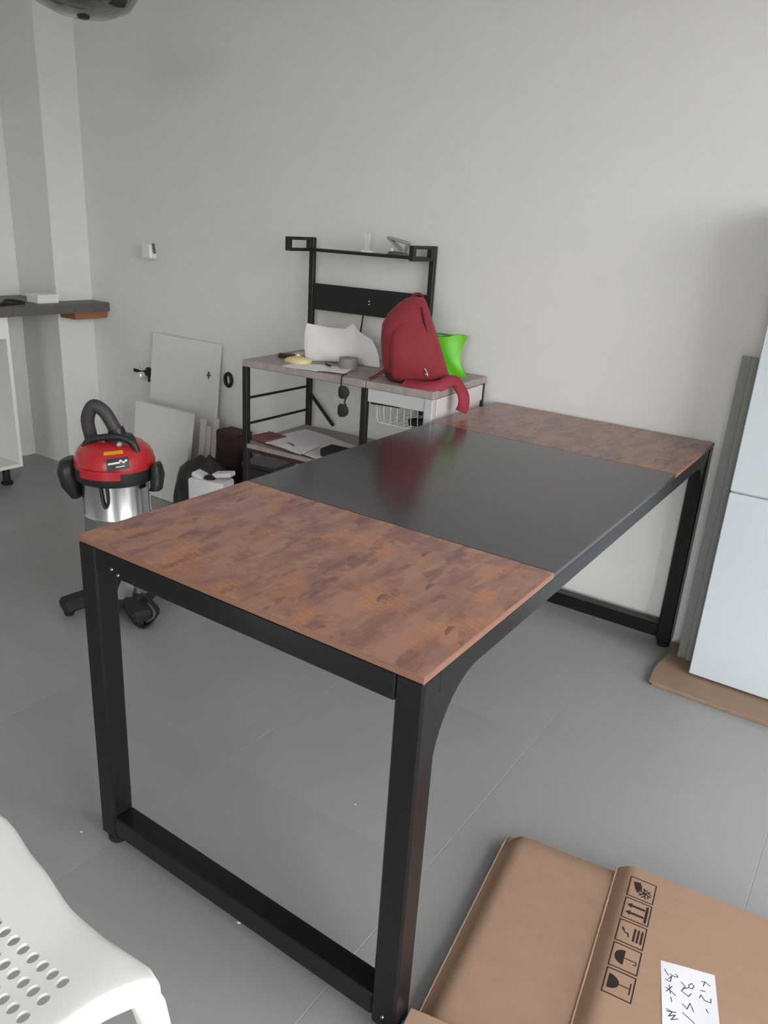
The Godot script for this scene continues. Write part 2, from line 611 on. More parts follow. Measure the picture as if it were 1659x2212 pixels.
# ---------------------------------------------------------------- dining table
func dining_table() -> void:
	var t := thing("dining_table", "long rectangular table with brown wood end panels, black centre and black metal frame", "table")
	var wood_top := func(z0: float, z1: float, flip: bool) -> SurfaceTool:
		var st := boxed(0.0, W, 0.738, 0.749, z0, z1, 0.001)
		return st
	for k in 2:
		var z0: float = 0.0 if k == 0 else -1.3425
		var z1: float = -0.4745 if k == 0 else -L
		var e := obj("wood_panel", wood_top.call(z0, z1, false), M.wood_edge_shaded, t)
		e.set_meta("label", "brown rustic wood end panel of the tabletop")
		var st := mb()
		var y := 0.7502
		var i := 0.0015
		var u0 := 0.0
		var us := [Vector2(0, 0), Vector2(0, 1), Vector2(1, 1), Vector2(1, 0)]
		if k == 1:
			us = [Vector2(1, 1), Vector2(1, 0), Vector2(0, 0), Vector2(0, 1)]
		# grain along the table: u along z, v across
		face(st, [Vector3(i, y, z0 - i), Vector3(W - i, y, z0 - i), Vector3(W - i, y, z1 + i), Vector3(i, y, z1 + i)], Vector3.UP, us)
		for s in [[Vector3(i, y, z0 - i), Vector3(W - i, y, z0 - i), Vector3(0, 0, 1)], [Vector3(i, y, z1 + i), Vector3(W - i, y, z1 + i), Vector3(0, 0, -1)], [Vector3(i, y, z0 - i), Vector3(i, y, z1 + i), Vector3(-1, 0, 0)], [Vector3(W - i, y, z0 - i), Vector3(W - i, y, z1 + i), Vector3(1, 0, 0)]]:
			face(st, [s[0], s[1], s[1] + Vector3(0, -0.002, 0), s[0] + Vector3(0, -0.002, 0)], s[2], [Vector2(0, 0), Vector2(0.01, 0), Vector2(0.01, 0.01), Vector2(0, 0.01)])
		obj("wood_print", st, M.wood if k == 0 else M.wood_far_dimmed, e)
	obj("black_panel", boxed(0.0, W, 0.738, 0.750, -0.4755, -1.3415, 0.0015), M.table_black, t).set_meta("label", "black centre panel of the tabletop")
	var s := 0.05
	for px in [s / 2, W - s / 2]:
		for pz in [-s / 2 - 0.002, -L + s / 2 + 0.002]:
			var st2 := mb()
			box(st2, Vector3(px, (0.022 + 0.738) / 2, pz), Vector3(s, 0.716, s), 0.004)
			obj("leg", st2, M.black_metal, t)
			var ft := mb()
			lathe(ft, [Vector2(0, 0), Vector2(0.02, 0), Vector2(0.022, 0.004), Vector2(0.022, 0.014), Vector2(0.012, 0.018), Vector2(0.012, 0.024)], 20, Transform3D(Basis(), Vector3(px, 0, pz)))
			obj("foot", ft, M.rubber, t)
	for pz in [-s / 2 - 0.002, -L + s / 2 + 0.002]:
		obj("top_rail", boxed(s, W - s, 0.688, 0.7375, pz - 0.02, pz + s / 2, 0.003), M.black_metal, t)
		obj("foot_rail", boxed(s, W - s, 0.034, 0.084, pz - s / 2 + 0.001, pz + s / 2 - 0.001, 0.003), M.black_metal, t)
	for px in [s / 2, W - s / 2]:
		var sd := 1.0 if px > 0.4 else -1.0
		obj("side_rail", boxed(px + sd * 0.023, px - sd * 0.017, 0.694, 0.7375, -s - 0.002, -L + s + 0.002, 0.003), M.black_metal, t)
		# curved corner brackets under the side rails
		for e in 2:
			var poly := PackedVector2Array()
			poly.append(Vector2(0, 0))
			for k in 13:
				var a := PI / 2 * k / 12.0
				# concave curve from the rail (0.15 along) to the leg (0.16 down)
				poly.append(Vector2(0.13 * (1.0 - sin(a)), -0.15 * (1.0 - cos(a))))
			var bt := mb()
			var org := Vector3(px + sd * 0.021, 0.695, -s - 0.002 if e == 0 else -L + s + 0.002)
			var dz := -1.0 if e == 0 else 1.0
			# polygon x runs along the rail, y stays up, thickness runs across
			prism(bt, poly, 0.0, 0.022, Transform3D(Basis(Vector3(0, 0, dz), Vector3(0, 1, 0), Vector3(-sd, 0, 0)), org))
			obj("corner_bracket", bt, M.black_metal, t)
	# screws on the front rail
	for q in [Vector3(0.10, 0.705, 0.0), Vector3(0.118, 0.698, 0.0), Vector3(W - 0.025, 0.05, 0.0)]:
		var sc := mb()
		lathe(sc, [Vector2(0, 0.0012), Vector2(0.0028, 0.0009), Vector2(0.0034, 0.0), Vector2(0.0034, -0.004)], 12, Transform3D(Basis(Vector3.RIGHT, PI / 2), q + Vector3(0, 0, -0.001)))
		obj("screw", sc, M.steel, t)

# ---------------------------------------------------------------- carton
func carton() -> void:
	var t := thing("carton", "large flattened brown cardboard carton with handling symbols and a handwritten white label", "cardboard box", Vector3(0.747, 0, -0.566), 0.13)
	# local: x across, z along towards the viewer
	obj("body", boxed(0.004, 0.86, 0.0, 0.026, 0.0, 0.80, 0.004), M.card, t)
	var left := mb()
	var ls := [[0.0, 0.024], [0.012, 0.030], [0.028, 0.044], [0.040, 0.0485], [0.06, 0.0492], [0.15, 0.0485], [0.262, 0.050]]
	sheet(left, func(u, v):
		var f: float = u * (ls.size() - 1)
		var k: int = min(int(f), ls.size() - 2)
		var w: float = f - k
		var xx: float = lerpf(ls[k][0], ls[k + 1][0], w)
		var zz: float = v * 0.56
		# rounded far corner
		var cut: float = max(0.0, 0.022 - xx)
		return Vector3(xx, lerpf(ls[k][1], ls[k + 1][1], w) - 0.012 * pow(max(0.0, 1.0 - v * 14.0), 2.0), zz + cut * max(0.0, 1.0 - v * 6.0))
	, 12, 24, 0.004)
	obj("left_flap", left, M.card, t)
	var rt := mb()
	var rs := [[0.25, 0.0515], [0.26, 0.0585], [0.272, 0.067], [0.282, 0.0705], [0.30, 0.0705], [0.50, 0.067], [0.75, 0.066]]
	var pm := mat(Color.WHITE, 0.85)
	pm.albedo_texture = carton_print()
	# u must be linear in x so that the print keeps its shape
	sheet(rt, func(u, v):
		var xx: float = 0.25 + u * 0.5
		var yy := 0.066
		for k in rs.size() - 1:
			if xx >= rs[k][0] - 1e-6 and xx <= rs[k + 1][0] + 1e-6:
				yy = lerpf(rs[k][1], rs[k + 1][1], (xx - rs[k][0]) / (rs[k + 1][0] - rs[k][0]))
		return Vector3(xx, yy + 0.0008 * sin(v * 23.0) * max(0.0, 1.0 - u * 8.0), v * 0.6)
	, 50, 30, 0.004)
	obj("right_flap", rt, pm, t).set_meta("label", "right flap printed with five handling symbols")
	# raw corrugated cut edges
	for e in [[0.0, 0.024, 0.53, 0.02], [0.25, 0.052, 0.6, 0.0]]:
		var ce := mb()
		var pts := []
		for k in 41:
			pts.append(Vector3(e[0] - 0.0005 + 0.0006 * (k % 2), e[1] - 0.0012, e[3] + k * (e[2] - e[3]) / 40.0))
		tube(ce, pts, 0.0024, 6)
		obj("cut_edge", ce, M.card_cut, t)
	# near end flap lying over the left flap
	var ef := mb()
	sheet(ef, func(u, v): return Vector3(-0.010 + u * 0.3 + v * 0.01, 0.062 + 0.006 * v - 0.012 * pow(1.0 - u, 4.0), 0.522 + v * 0.24), 10, 8, 0.004)
	obj("end_flap", ef, M.card_light, t)
	# label: built in the same frame
	var lm := mat(Color.WHITE, 0.7)
	lm.albedo_texture = label_print()
	var lb := mb()
	var inv := t.transform.affine_inverse()
	var c0 := inv * Vector3(1.142, 0.0685, -0.402)
	var c1 := inv * Vector3(1.234, 0.0685, -0.433)
	var c3 := inv * Vector3(1.187, 0.0685, -0.252)
	for c in [c0, c1, c3]:
		pass
	var dx := c1 - c0
	var dz := c3 - c0
	sheet(lb, func(u, v): return c0 + dx * u + dz * v + Vector3(0, 0.0008 + 0.0006 * sin(u * 5.0 + v * 3.0), 0), 8, 8, 0.0005)
	obj("white_label", lb, lm, t).set_meta("label", "white paper label with handwriting")

# ---------------------------------------------------------------- white cabinet on the right
func white_cabinet() -> void:
	var t := thing("storage_cabinet", "tall slim glossy white cabinet with stacked flat doors beside the dining table", "cabinet", Vector3(0.905, 0.024, -1.60))
	obj("body", boxed(0.002, 0.80, 0.0, 1.46, -0.018, WALL + 1.602, 0.002), M.white_matt, t)  # unseen right part widened so the table legs reflect more white
	for d in [[0.004, 0.634], [0.640, 1.456]]:
		obj("door", boxed(0.0, 0.802, d[0], d[1], -0.017, 0.0, 0.0025), M.white_gloss, t)
	var u := thing("metal_channel", "upright grey metal channel standing between the back wall and white cabinet", "metal strip", Vector3(0.866, 0.02, -1.70))
	obj("web", boxed(-0.024, 0.026, 0.0, 1.03, -0.012, -0.004, 0.0008), M.grey_metal, u)
	obj("flange", boxed(0.004, 0.026, 0.0, 1.03, -0.004, 0.006, 0.0015), M.grey_metal, u)
	var c := mb()
	sheet(c, func(uu, v):
		var y: float = 0.019 - 0.002 * sin(uu * 9.0) * v
		return Vector3(0.808 + uu * 0.95 + 0.006 * sin(v * 7.0) * (1.0 - uu), y, -1.80 + v * 0.318)
	, 16, 10, 0.004)
	var k := thing("cardboard_sheet", "flat brown cardboard packing under the tall white cabinet", "cardboard")
	obj("top_sheet", c, M.card_dull, k)
	obj("lower_sheet", boxed(0.818, 1.75, 0.0, 0.015, -1.79, -1.489, 0.002), M.card_dull, k)

# ---------------------------------------------------------------- chair
func seat_edge_z(x: float) -> float:
	var pts := [[0.10, 0.372], [0.18, 0.352], [0.267, 0.348], [0.371, 0.367], [0.490, 0.388], [0.571, 0.391], [0.66, 0.386]]
	for i in pts.size() - 1:
		if x <= pts[i + 1][0]:
			var w: float = clamp((x - pts[i][0]) / (pts[i + 1][0] - pts[i][0]), 0.0, 1.0)
			w = w * w * (3 - 2 * w) * 0.5 + w * 0.5
			return lerpf(pts[i][1], pts[i + 1][1], w)
	return 0.386

func seat_map(x: float, z: float) -> Vector3:
	# nominal rectangle x 0.10..0.66, z 0.35..0.85 -> the seat's outline
	var cz := 0.60
	var zz := z
	var q: float = (z - cz) / 0.25
	var front := 0.662 - 0.055 * pow(max(0.0, cos(clamp(q, -1.0, 1.0) * PI / 2)), 0.7)
	var xx := x
	if x > 0.585:
		xx = 0.585 + (x - 0.585) / 0.075 * (front - 0.585)
	var se := seat_edge_z(xx)
	if z < 0.44:
		zz = 0.44 - (0.44 - z) / 0.09 * (0.44 - se)
	elif z > 0.76:
		zz = 0.76 + (z - 0.76) / 0.09 * (0.44 - se)
	var dish := 0.012 * pow(abs(zz - cz) / 0.22, 2.0) + 0.008 * smoothstep(0.50, 0.62, xx)
	return Vector3(xx, 0.432 + dish, zz)

func chair() -> void:
	var t := thing("perforated_chair", "white perforated plastic chair in the near left corner", "chair")
	var st := mb()
	var xs := []
	var zs := []
	var nx := 20
	var nz := 12
	var hx := 0.0213
	var hz := (0.76 - 0.44) / nz
	var x0 := 0.585 - nx * hx
	xs.append_array([0.10, 0.13])
	for i in nx + 1:
		xs.append(x0 + i * hx)
	xs.append_array([0.605, 0.625, 0.645, 0.66])
	zs.append_array([0.35, 0.37, 0.39, 0.415])
	for j in nz + 1:
		zs.append(0.44 + j * hz)
	zs.append_array([0.785, 0.81, 0.83, 0.85])
	var th := Vector3(0, -0.005, 0)
	st.set_smooth_group(1)
	for i in xs.size() - 1:
		for j in zs.size() - 1:
			var hole: bool = xs[i] >= x0 - 1e-4 and xs[i + 1] < 0.586 and zs[j] > 0.439 and zs[j + 1] < 0.7605
			var a := Vector2(xs[i], zs[j])
			var b := Vector2(xs[i + 1], zs[j + 1])
			if not hole:
				var q := [seat_map(a.x, a.y), seat_map(b.x, a.y), seat_map(b.x, b.y), seat_map(a.x, b.y)]
				st.set_smooth_group(1)
				face(st, q, Vector3.UP)
				st.set_smooth_group(2)
				face(st, [q[0] + th, q[1] + th, q[2] + th, q[3] + th], Vector3.DOWN)
			else:
				var c := (a + b) * 0.5
				var n := 16
				var outer := []
				var inner := []
				for k in n:
					var d := Vector2.from_angle(TAU * k / n)
					var sc: float = min((b.x - a.x) / 2 / max(abs(d.x), 1e-6), (b.y - a.y) / 2 / max(abs(d.y), 1e-6))
					var o := c + d * sc
					if k % 4 == 2:
						o = c + Vector2(sign(d.x) * (b.x - a.x) / 2, sign(d.y) * (b.y - a.y) / 2)
					outer.append(seat_map(o.x, o.y))
					var e := c + Vector2(d.x * 0.0074, d.y * 0.0086)
					inner.append(seat_map(e.x, e.y))
				for k in n:
					var k2 := (k + 1) % n
					st.set_smooth_group(1)
					face(st, [outer[k], outer[k2], inner[k2], inner[k]], Vector3.UP)
					st.set_smooth_group(2)
					face(st, [outer[k] + th, outer[k2] + th, inner[k2] + th, inner[k] + th], Vector3.DOWN)
					st.set_smooth_group(3)
					var ce := seat_map(c.x, c.y)
					face(st, [inner[k], inner[k2], inner[k2] + th, inner[k] + th], ce - inner[k])
	# rolled rim round the outline
	var outl := []
	for i in range(0, xs.size()):
		outl.append(Vector2(xs[i], zs[0]))
	for j in range(1, zs.size()):
		outl.append(Vector2(xs[-1], zs[j]))
	for i in range(xs.size() - 2, -1, -1):
		outl.append(Vector2(xs[i], zs[-1]))
	for j in range(zs.size() - 2, 0, -1):
		outl.append(Vector2(xs[0], zs[j]))
	var ps := []
	for o in outl:
		ps.append(seat_map(o.x, o.y))
	var cen := Vector3(0.4, 0.43, 0.6)
	var prof := [[0.0, 0.0], [0.004, -0.001], [0.008, -0.004], [0.0105, -0.010], [0.012, -0.032], [0.008, -0.033], [0.0065, -0.012], [0.0, -0.005]]
	var m := ps.size()
	var lines := []
	for k in m:
		var d: Vector3 = ps[(k + 1) % m] - ps[(k - 1 + m) % m]
		d.y = 0
		var o := Vector3(d.z, 0, -d.x).normalized()
		if o.dot(ps[k] - cen) < 0:
			o = -o
		var row := []
		for p in prof:
			row.append(ps[k] + o * p[0] + Vector3(0, p[1], 0))
		lines.append([row, o])
	for k in m:
		var r1: Array = lines[k][0]
		var r2: Array = lines[(k + 1) % m][0]
		var o2: Vector3 = lines[k][1]
		for i in prof.size() - 1:
			st.set_smooth_group(1 if i < 4 else 5)
			var dp := Vector2(prof[i + 1][0] - prof[i][0], prof[i + 1][1] - prof[i][1])
			face(st, [r1[i], r1[i + 1], r2[i + 1], r2[i]], o2 * (-dp.y) + Vector3.UP * dp.x)
	obj("seat", st, M.white_plastic, t)
	# legs: tapered, growing out of the corners
	for q in [[0.652, 0.391, 1.0, -1.0], [0.652, 0.809, 1.0, 1.0], [0.115, 0.385, -1.0, -1.0], [0.115, 0.815, -1.0, 1.0]]:
		var lg := mb()
		var top := Vector3(q[0], 0.438, q[1])
		loft(lg, [[top + Vector3(-0.010 * q[2], -0.012, -0.010 * q[3]), 0.012, 0.012, 2.4], [top + Vector3(-0.003 * q[2], -0.022, -0.002 * q[3]), 0.019, 0.018, 2.6], [top + Vector3(0.003 * q[2], -0.036, 0.001 * q[3]), 0.0195, 0.019, 2.8], [top + Vector3(0.009 * q[2], -0.07, 0.004 * q[3]), 0.017, 0.018, 3.0], [Vector3(q[0] + 0.035 * q[2], 0.20, q[1] + 0.012 * q[3]), 0.015, 0.016, 3.0], [Vector3(q[0] + 0.055 * q[2], 0.0, q[1] + 0.02 * q[3]), 0.012, 0.013, 3.0]], 20)
		obj("leg", lg, M.white_plastic, t)
	# backrest, out of the frame to the left
	var bk := mb()
	sheet(bk, func(u, v):
		var q: float = (u - 0.5) * 2.0
		return Vector3(0.10 - 0.09 * v + 0.03 * q * q, 0.44 + 0.36 * v, 0.60 + q * (0.235 - 0.05 * v))
	, 20, 12, 0.006)
	obj("backrest", bk, M.white_plastic, t)

# ---------------------------------------------------------------- vacuum cleaner
func vacuum() -> void:
	var t := thing("vacuum_cleaner", "red and silver canister vacuum cleaner with black hose behind the table", "vacuum cleaner", Vector3(-0.895, 0, -0.765), 0.578)
	# local: x to the viewer's right, z to the viewer
	var d := mb()
	lathe(d, [Vector2(0, 0.062), Vector2(0.105, 0.062), Vector2(0.112, 0.068), Vector2(0.112, 0.36), Vector2(0.114, 0.365), Vector2(0.112, 0.37), Vector2(0.112, 0.505), Vector2(0, 0.505)], 48)
	obj("drum", d, M.steel, t)
	var b := mb()
	lathe(b, [Vector2(0, 0.485), Vector2(0.120, 0.485), Vector2(0.130, 0.492), Vector2(0.133, 0.508), Vector2(0.132, 0.535), Vector2(0.0, 0.535)], 48)
	obj("collar", b, M.dark_plastic, t)
	var h := mb()
	lathe(h, [Vector2(0, 0.532), Vector2(0.131, 0.532), Vector2(0.1325, 0.537), Vector2(0.132, 0.552), Vector2(0.127, 0.574), Vector2(0.116, 0.594), Vector2(0.098, 0.610), Vector2(0.076, 0.619), Vector2(0.05, 0.624), Vector2(0, 0.626)], 56)
	obj("motor_head", h, M.red, t)
	# red skirt panel in front of the collar
	var sk := mb()
	sheet(sk, func(u, v):
		var a: float = PI / 2 + 0.55 - u * 1.0
		return Vector3(cos(a) * 0.1365, 0.517 + v * 0.03, sin(a) * 0.1365)
	, 14, 2, 0.004)
	obj("skirt_panel", sk, M.red, t)
	# carrying handle
	var hd := mb()
	tube(hd, curve([Vector3(-0.080, 0.604, 0.05), Vector3(-0.060, 0.628, 0.05), Vector3(0.0, 0.642, 0.05), Vector3(0.05, 0.642, 0.05), Vector3(0.082, 0.626, 0.05), Vector3(0.094, 0.596, 0.05)], 24), 0.0115, 12)
	loft(hd, [[Vector3(0.030, 0.606, 0.02), 0.056, 0.040, 2.5], [Vector3(0.030, 0.632, 0.02), 0.050, 0.034, 2.5], [Vector3(0.035, 0.648, 0.02), 0.036, 0.022, 2.2]])
	obj("carrying_handle", hd, M.dark_plastic, t)
	var sw := mb()
	lathe(sw, [Vector2(0, 0.008), Vector2(0.006, 0.006), Vector2(0.008, 0.0), Vector2(0.008, -0.006)], 16, Transform3D(Basis(Vector3.RIGHT, PI / 2), Vector3(0.04, 0.622, 0.062)))
	obj("switch", sw, M.silver, t)
	# hose arch with ribs
	var hs := mb()
	var path := curve([Vector3(-0.070, 0.58, -0.01), Vector3(-0.077, 0.63, 0.0), Vector3(-0.079, 0.69, 0.01), Vector3(-0.054, 0.735, 0.015), Vector3(-0.020, 0.718, 0.015), Vector3(0.004, 0.678, 0.015), Vector3(0.022, 0.64, 0.015)], 96)
	var rr := []
	for i in path.size():
		var a: Vector3 = path[max(i - 1, 0)]
		var c: Vector3 = path[min(i + 1, path.size() - 1)]
		var z := (c - a).normalized()
		var xx := Vector3(0, 0, 1).cross(z).normalized()
		var yy := z.cross(xx)
		var r := 0.0225 if i % 2 == 0 else 0.0208
		var ring := []
		for k in 14:
			var an := TAU * k / 14
			ring.append(path[i] + (xx * cos(an) + yy * sin(an)) * r)
		rr.append(ring)
	rings(hs, rr, true)
	obj("hose", hs, M.hose, t)
	var cf := mb()
	tube(cf, [Vector3(0.014, 0.662, 0.015), Vector3(0.026, 0.632, 0.015)], 0.027, 16)
	obj("hose_cuff", cf, M.dark_plastic, t)
	# badge and yellow strip on the dome
	var dome := func(az: float, el: float, off: float) -> Vector3:
		# point on the head: az from the viewer's axis to the right, el = height
		var prof := [Vector2(0.1325, 0.537), Vector2(0.132, 0.552), Vector2(0.127, 0.574), Vector2(0.116, 0.594), Vector2(0.098, 0.610), Vector2(0.076, 0.619), Vector2(0.05, 0.624)]
		var r := 0.1325
		for i in prof.size() - 1:
			if el >= prof[i].y and el <= prof[i + 1].y:
				r = lerpf(prof[i].x, prof[i + 1].x, (el - prof[i].y) / (prof[i + 1].y - prof[i].y))
		return Vector3(sin(az) * (r + off), el + off * 0.3, cos(az) * (r + off))
	var bd := mb()
	sheet(bd, func(u, v): return dome.call(0.16 + u * 0.52, 0.549 + v * 0.036 + u * 0.006, 0.004), 10, 4, 0.005)
	obj("badge", bd, M.dark_plastic, t)
	var bl := mb()
	sheet(bl, func(u, v): return dome.call(0.19 + u * 0.28, 0.568 + v * 0.006 + u * 0.005, 0.0078), 8, 1, 0.003)
	sheet(bl, func(u, v): return dome.call(0.45 + u * 0.19, 0.575 + v * 0.006 + 0.003 * sin(u * 9.0), 0.0078), 8, 1, 0.003)
	sheet(bl, func(u, v): return dome.call(0.36 + u * 0.20, 0.560 + v * 0.003 + u * 0.003, 0.0078), 8, 1, 0.003)
	obj("badge_mark", bl, M.white_matt, t)
	var ye := mb()
	sheet(ye, func(u, v): return dome.call(0.05 + u * 0.55, 0.596 + v * 0.009 + u * 0.004, 0.0018), 10, 2, 0.002)
	obj("warning_strip", ye, mat(rgb(214, 158, 30), 0.5), t)
	# latches: big black clips on both sides
	for sd in [-1.0, 1.0]:
		var lt := mb()
		var k := 1.0 if sd < 0 else 0.62
		loft(lt, [[Vector3(sd * 0.150, 0.552, 0.02), 0.012 * k, 0.03, 2.2], [Vector3(sd * 0.148, 0.545, 0.02), 0.028 * k, 0.045 * k, 2.4], [Vector3(sd * 0.150, 0.51, 0.02), 0.036 * k, 0.055 * k, 2.4], [Vector3(sd * 0.145, 0.46, 0.02), 0.030 * k, 0.05 * k, 2.4], [Vector3(sd * 0.132, 0.415 + (1 - k) * 0.12, 0.02), 0.016 * k, 0.03, 2.2]], 24)
		obj("side_latch", lt, M.dark_plastic, t)
	# front catch hanging on the drum
	var fc := mb()
	tube(fc, curve([Vector3(-0.012, 0.488, 0.118), Vector3(-0.006, 0.44, 0.119), Vector3(0.002, 0.415, 0.119), Vector3(0.012, 0.44, 0.119), Vector3(0.010, 0.488, 0.119)], 20), 0.0045, 8)
	obj("drum_catch", fc, M.dark_plastic, t)
	# base with five castors
	var bs := mb()
	lathe(bs, [Vector2(0, 0.04), Vector2(0.118, 0.04), Vector2(0.124, 0.048), Vector2(0.124, 0.066), Vector2(0.116, 0.072), Vector2(0, 0.072)], 40)
	for k in 4:
		var a := PI / 4 + 0.15 + k * PI / 2
		var dir := Vector3(cos(a), 0, sin(a))
		bar(bs, dir * 0.09 + Vector3(0, 0.06, 0), dir * 0.215 + Vector3(0, 0.042, 0), 0.075, 0.045, 0.012)
	obj("base", bs, M.rubber, t)
	for k in 4:
		var a := PI / 4 + 0.15 + k * PI / 2
		var dir := Vector3(cos(a), 0, sin(a))
		var ws := mb()
		lathe(ws, [Vector2(0, -0.012), Vector2(0.018, -0.012), Vector2(0.021, -0.008), Vector2(0.021, 0.008), Vector2(0.018, 0.012), Vector2(0, 0.012)], 20, Transform3D(Basis(Vector3(0, 0, 1), Vector3(1, 0, 0).normalized(), Vector3(0, 1, 0)), dir * 0.19 + Vector3(0, 0.0212, 0)))
		obj("castor_wheel", ws, M.rubber, t)
	var cd := mb()
	var loop := []
	for k in 5:
		loop.append_array([Vector3(0.10, 0.10 - k * 0.004, 0.10), Vector3(0.165, 0.05, 0.12 + k * 0.006), Vector3(0.13, 0.006, 0.145 + k * 0.008), Vector3(0.075, 0.02, 0.13 + k * 0.004)])
	tube(cd, curve(loop, 120), 0.0035, 7)
	obj("power_cord", cd, M.rubber, t)

# ---------------------------------------------------------------- desk
func desk() -> void:
	var t := thing("computer_desk", "small grey-topped computer desk with black metal legs and shelf hutch against the back wall", "desk", Vector3(-0.85, 0, -1.33), 0.06)
	var H := 0.84
	var D := 0.44
	var B: Material = M.desk_metal
	# tops
	obj("desktop", boxed(0.0, 0.56, H - 0.026, H, 0.0, -D, 0.003), M.grey_wood, t)
	obj("desktop", boxed(0.562, 0.83, H - 0.026, H, 0.0, -D, 0.003), M.grey_wood, t)
	# legs and hutch posts
	for p in [[0.012, -0.014, H - 0.026], [0.555, -0.014, H - 0.026], [0.815, -D + 0.014, H - 0.026]]:
		obj("leg", boxed(p[0] - 0.0115, p[0] + 0.0115, 0.0, p[2], p[1] - 0.0115, p[1] + 0.0115, 0.002), B, t)
	obj("corner_leg", boxed(0.796, 0.828, 0.0, H - 0.026, -0.03, -0.002, 0.003), M.silver, t).set_meta("label", "pale grey corner leg")
	for x in [-0.005, 0.555]:
		obj("hutch_post", boxed(x - 0.011, x + 0.011, 0.0, 1.29, -D - 0.024, -D - 0.002, 0.002), B, t)
		# the looped shelf bracket that comes forward from each post
		var br := mb()
		var zf := -D + 0.15
		for y in [1.242, 1.284]:
			bar(br, Vector3(x, y, -D - 0.002), Vector3(x, y, zf), 0.02, 0.012, 0.001)
		bar(br, Vector3(x, 1.237, zf), Vector3(x, 1.2895, zf), 0.02, 0.02, 0.001)
		bar(br, Vector3(x, 1.237, -D + 0.01), Vector3(x, 1.2895, -D + 0.01), 0.02, 0.02, 0.001)
		obj("shelf_bracket", br, B, t)
	obj("hutch_shelf", boxed(0.006, 0.544, 1.238, 1.249, -D - 0.02, -D + 0.06, 0.001), B, t)
	var pn := obj("socket_panel", boxed(0.006, 0.544, 1.005, 1.11, -D - 0.020, -D - 0.006, 0.002), B, t)
	for y in [1.062, 1.050]:
		var so := mb()
		box(so, Vector3(0.285, y, -D - 0.006), Vector3(0.007, 0.004, 0.004), 0.001)
		obj("socket", so, M.white_matt, pn)
	# ladder rungs on the left end, brace at the back
	for y in [0.688, 0.585]:
		var ru := mb()
		tube(ru, [Vector3(0.008, y, -0.02), Vector3(-0.003, y - 0.012, -D - 0.004)], 0.0055, 8)
		obj("side_rung", ru, B, t)
	var bc := mb()
	bar(bc, Vector3(0.006, 0.64, -D - 0.012), Vector3(0.13, 0.52, -D - 0.012), 0.012, 0.012, 0.001)
	obj("back_brace", bc, B, t)
	obj("lower_shelf", boxed(0.0, 0.56, 0.492, 0.51, -0.004, -D + 0.02, 0.002), M.grey_wood, t)
	obj("shelf_rail", boxed(0.02, 0.545, 0.476, 0.492, -0.020, -0.008, 0.001), M.maroon, t)
	# pale apron of the right part
	obj("front_apron", boxed(0.57, 0.796, H - 0.072, H - 0.026, -0.012, -0.006, 0.001), M.silver, t)
	obj("side_drawer_front", boxed(0.822, 0.830, H - 0.088, H - 0.028, -0.034, -D + 0.03, 0.002), M.pale_panel, t)
	obj("side_drawer_front", boxed(0.818, 0.824, H - 0.118, H - 0.09, -0.034, -D + 0.03, 0.001), M.pale_panel, t)
	var rl := mb()
	bar(rl, Vector3(0.575, H - 0.078, -0.03), Vector3(0.575, H - 0.078, -D + 0.03), 0.014, 0.012, 0.001)
	bar(rl, Vector3(0.575, H - 0.078, -0.03), Vector3(0.69, H - 0.074, -0.03), 0.012, 0.012, 0.001)
	obj("drawer_rail", rl, B, t)
	# cable from the panel
	var cb := mb()
	tube(cb, curve([Vector3(0.255, 1.008, -D - 0.013), Vector3(0.253, 0.965, -D - 0.008), Vector3(0.244, 0.92, -D - 0.012), Vector3(0.24, 0.842, -D + 0.0)], 16), 0.0035, 7)
	obj("panel_cable", cb, B, t)
	# wire basket hanging under the right part
	var w := thing("wire_basket", "small white wire basket hanging under the right end of the desk", "basket", t.transform * Vector3(0.69, 0.69, -0.14), 0.06)
	var wires := mb()
	var pth := func(f: float, ax: int) -> Array:
		# a wire that goes down one side, across and up the other
		var o := []
		for q in [[-1.0, 0.075], [-0.97, 0.02], [-0.86, 0.002], [0.0, 0.0], [0.86, 0.002], [0.97, 0.02], [1.0, 0.075]]:
			o.append(Vector3(q[0] * 0.104, q[1], f) if ax == 0 else Vector3(f, q[1], q[0] * 0.105))
		return o
	for k in 9:
		tube(wires, pth.call(-0.10 + k * 0.025, 0), 0.0016, 5)
	obj("cross_wires", wires, M.white_plastic, w)
	var w2 := mb()
	for k in 8:
		tube(w2, pth.call(-0.0955 + k * 0.0273, 1), 0.0016, 5)
	obj("long_wires", w2, M.white_plastic, w)
	var rim := mb()
	tube(rim, [Vector3(-0.105, 0.076, -0.106), Vector3(0.105, 0.076, -0.106), Vector3(0.105, 0.076, 0.106), Vector3(-0.105, 0.076, 0.106), Vector3(-0.105, 0.076, -0.106)], 0.003, 6)
	for q in [[-1, -1], [1, -1], [1, 1], [-1, 1]]:
		tube(rim, [Vector3(q[0] * 0.105, 0.076, q[1] * 0.106), Vector3(q[0] * 0.105, 0.124, q[1] * 0.106)], 0.0025, 6)
	obj("rim", rim, M.silver, w)
	var bp := mb()
	loft(bp, [[Vector3(0, 0, 0), 0.045, 0.02, 3.0], [Vector3(0, 0.018, 0), 0.047, 0.022, 3.0], [Vector3(0.004, 0.024, 0), 0.03, 0.012, 2.5]], 16)
	tag(obj("power_adapter", bp, M.rubber), "black power adapter lying in the wire basket under the desk", "adapter")
	get_node("power_adapter").transform = t.transform * Transform3D(Basis(Vector3.UP, 0.3), Vector3(0.740, 0.6935, -0.10))

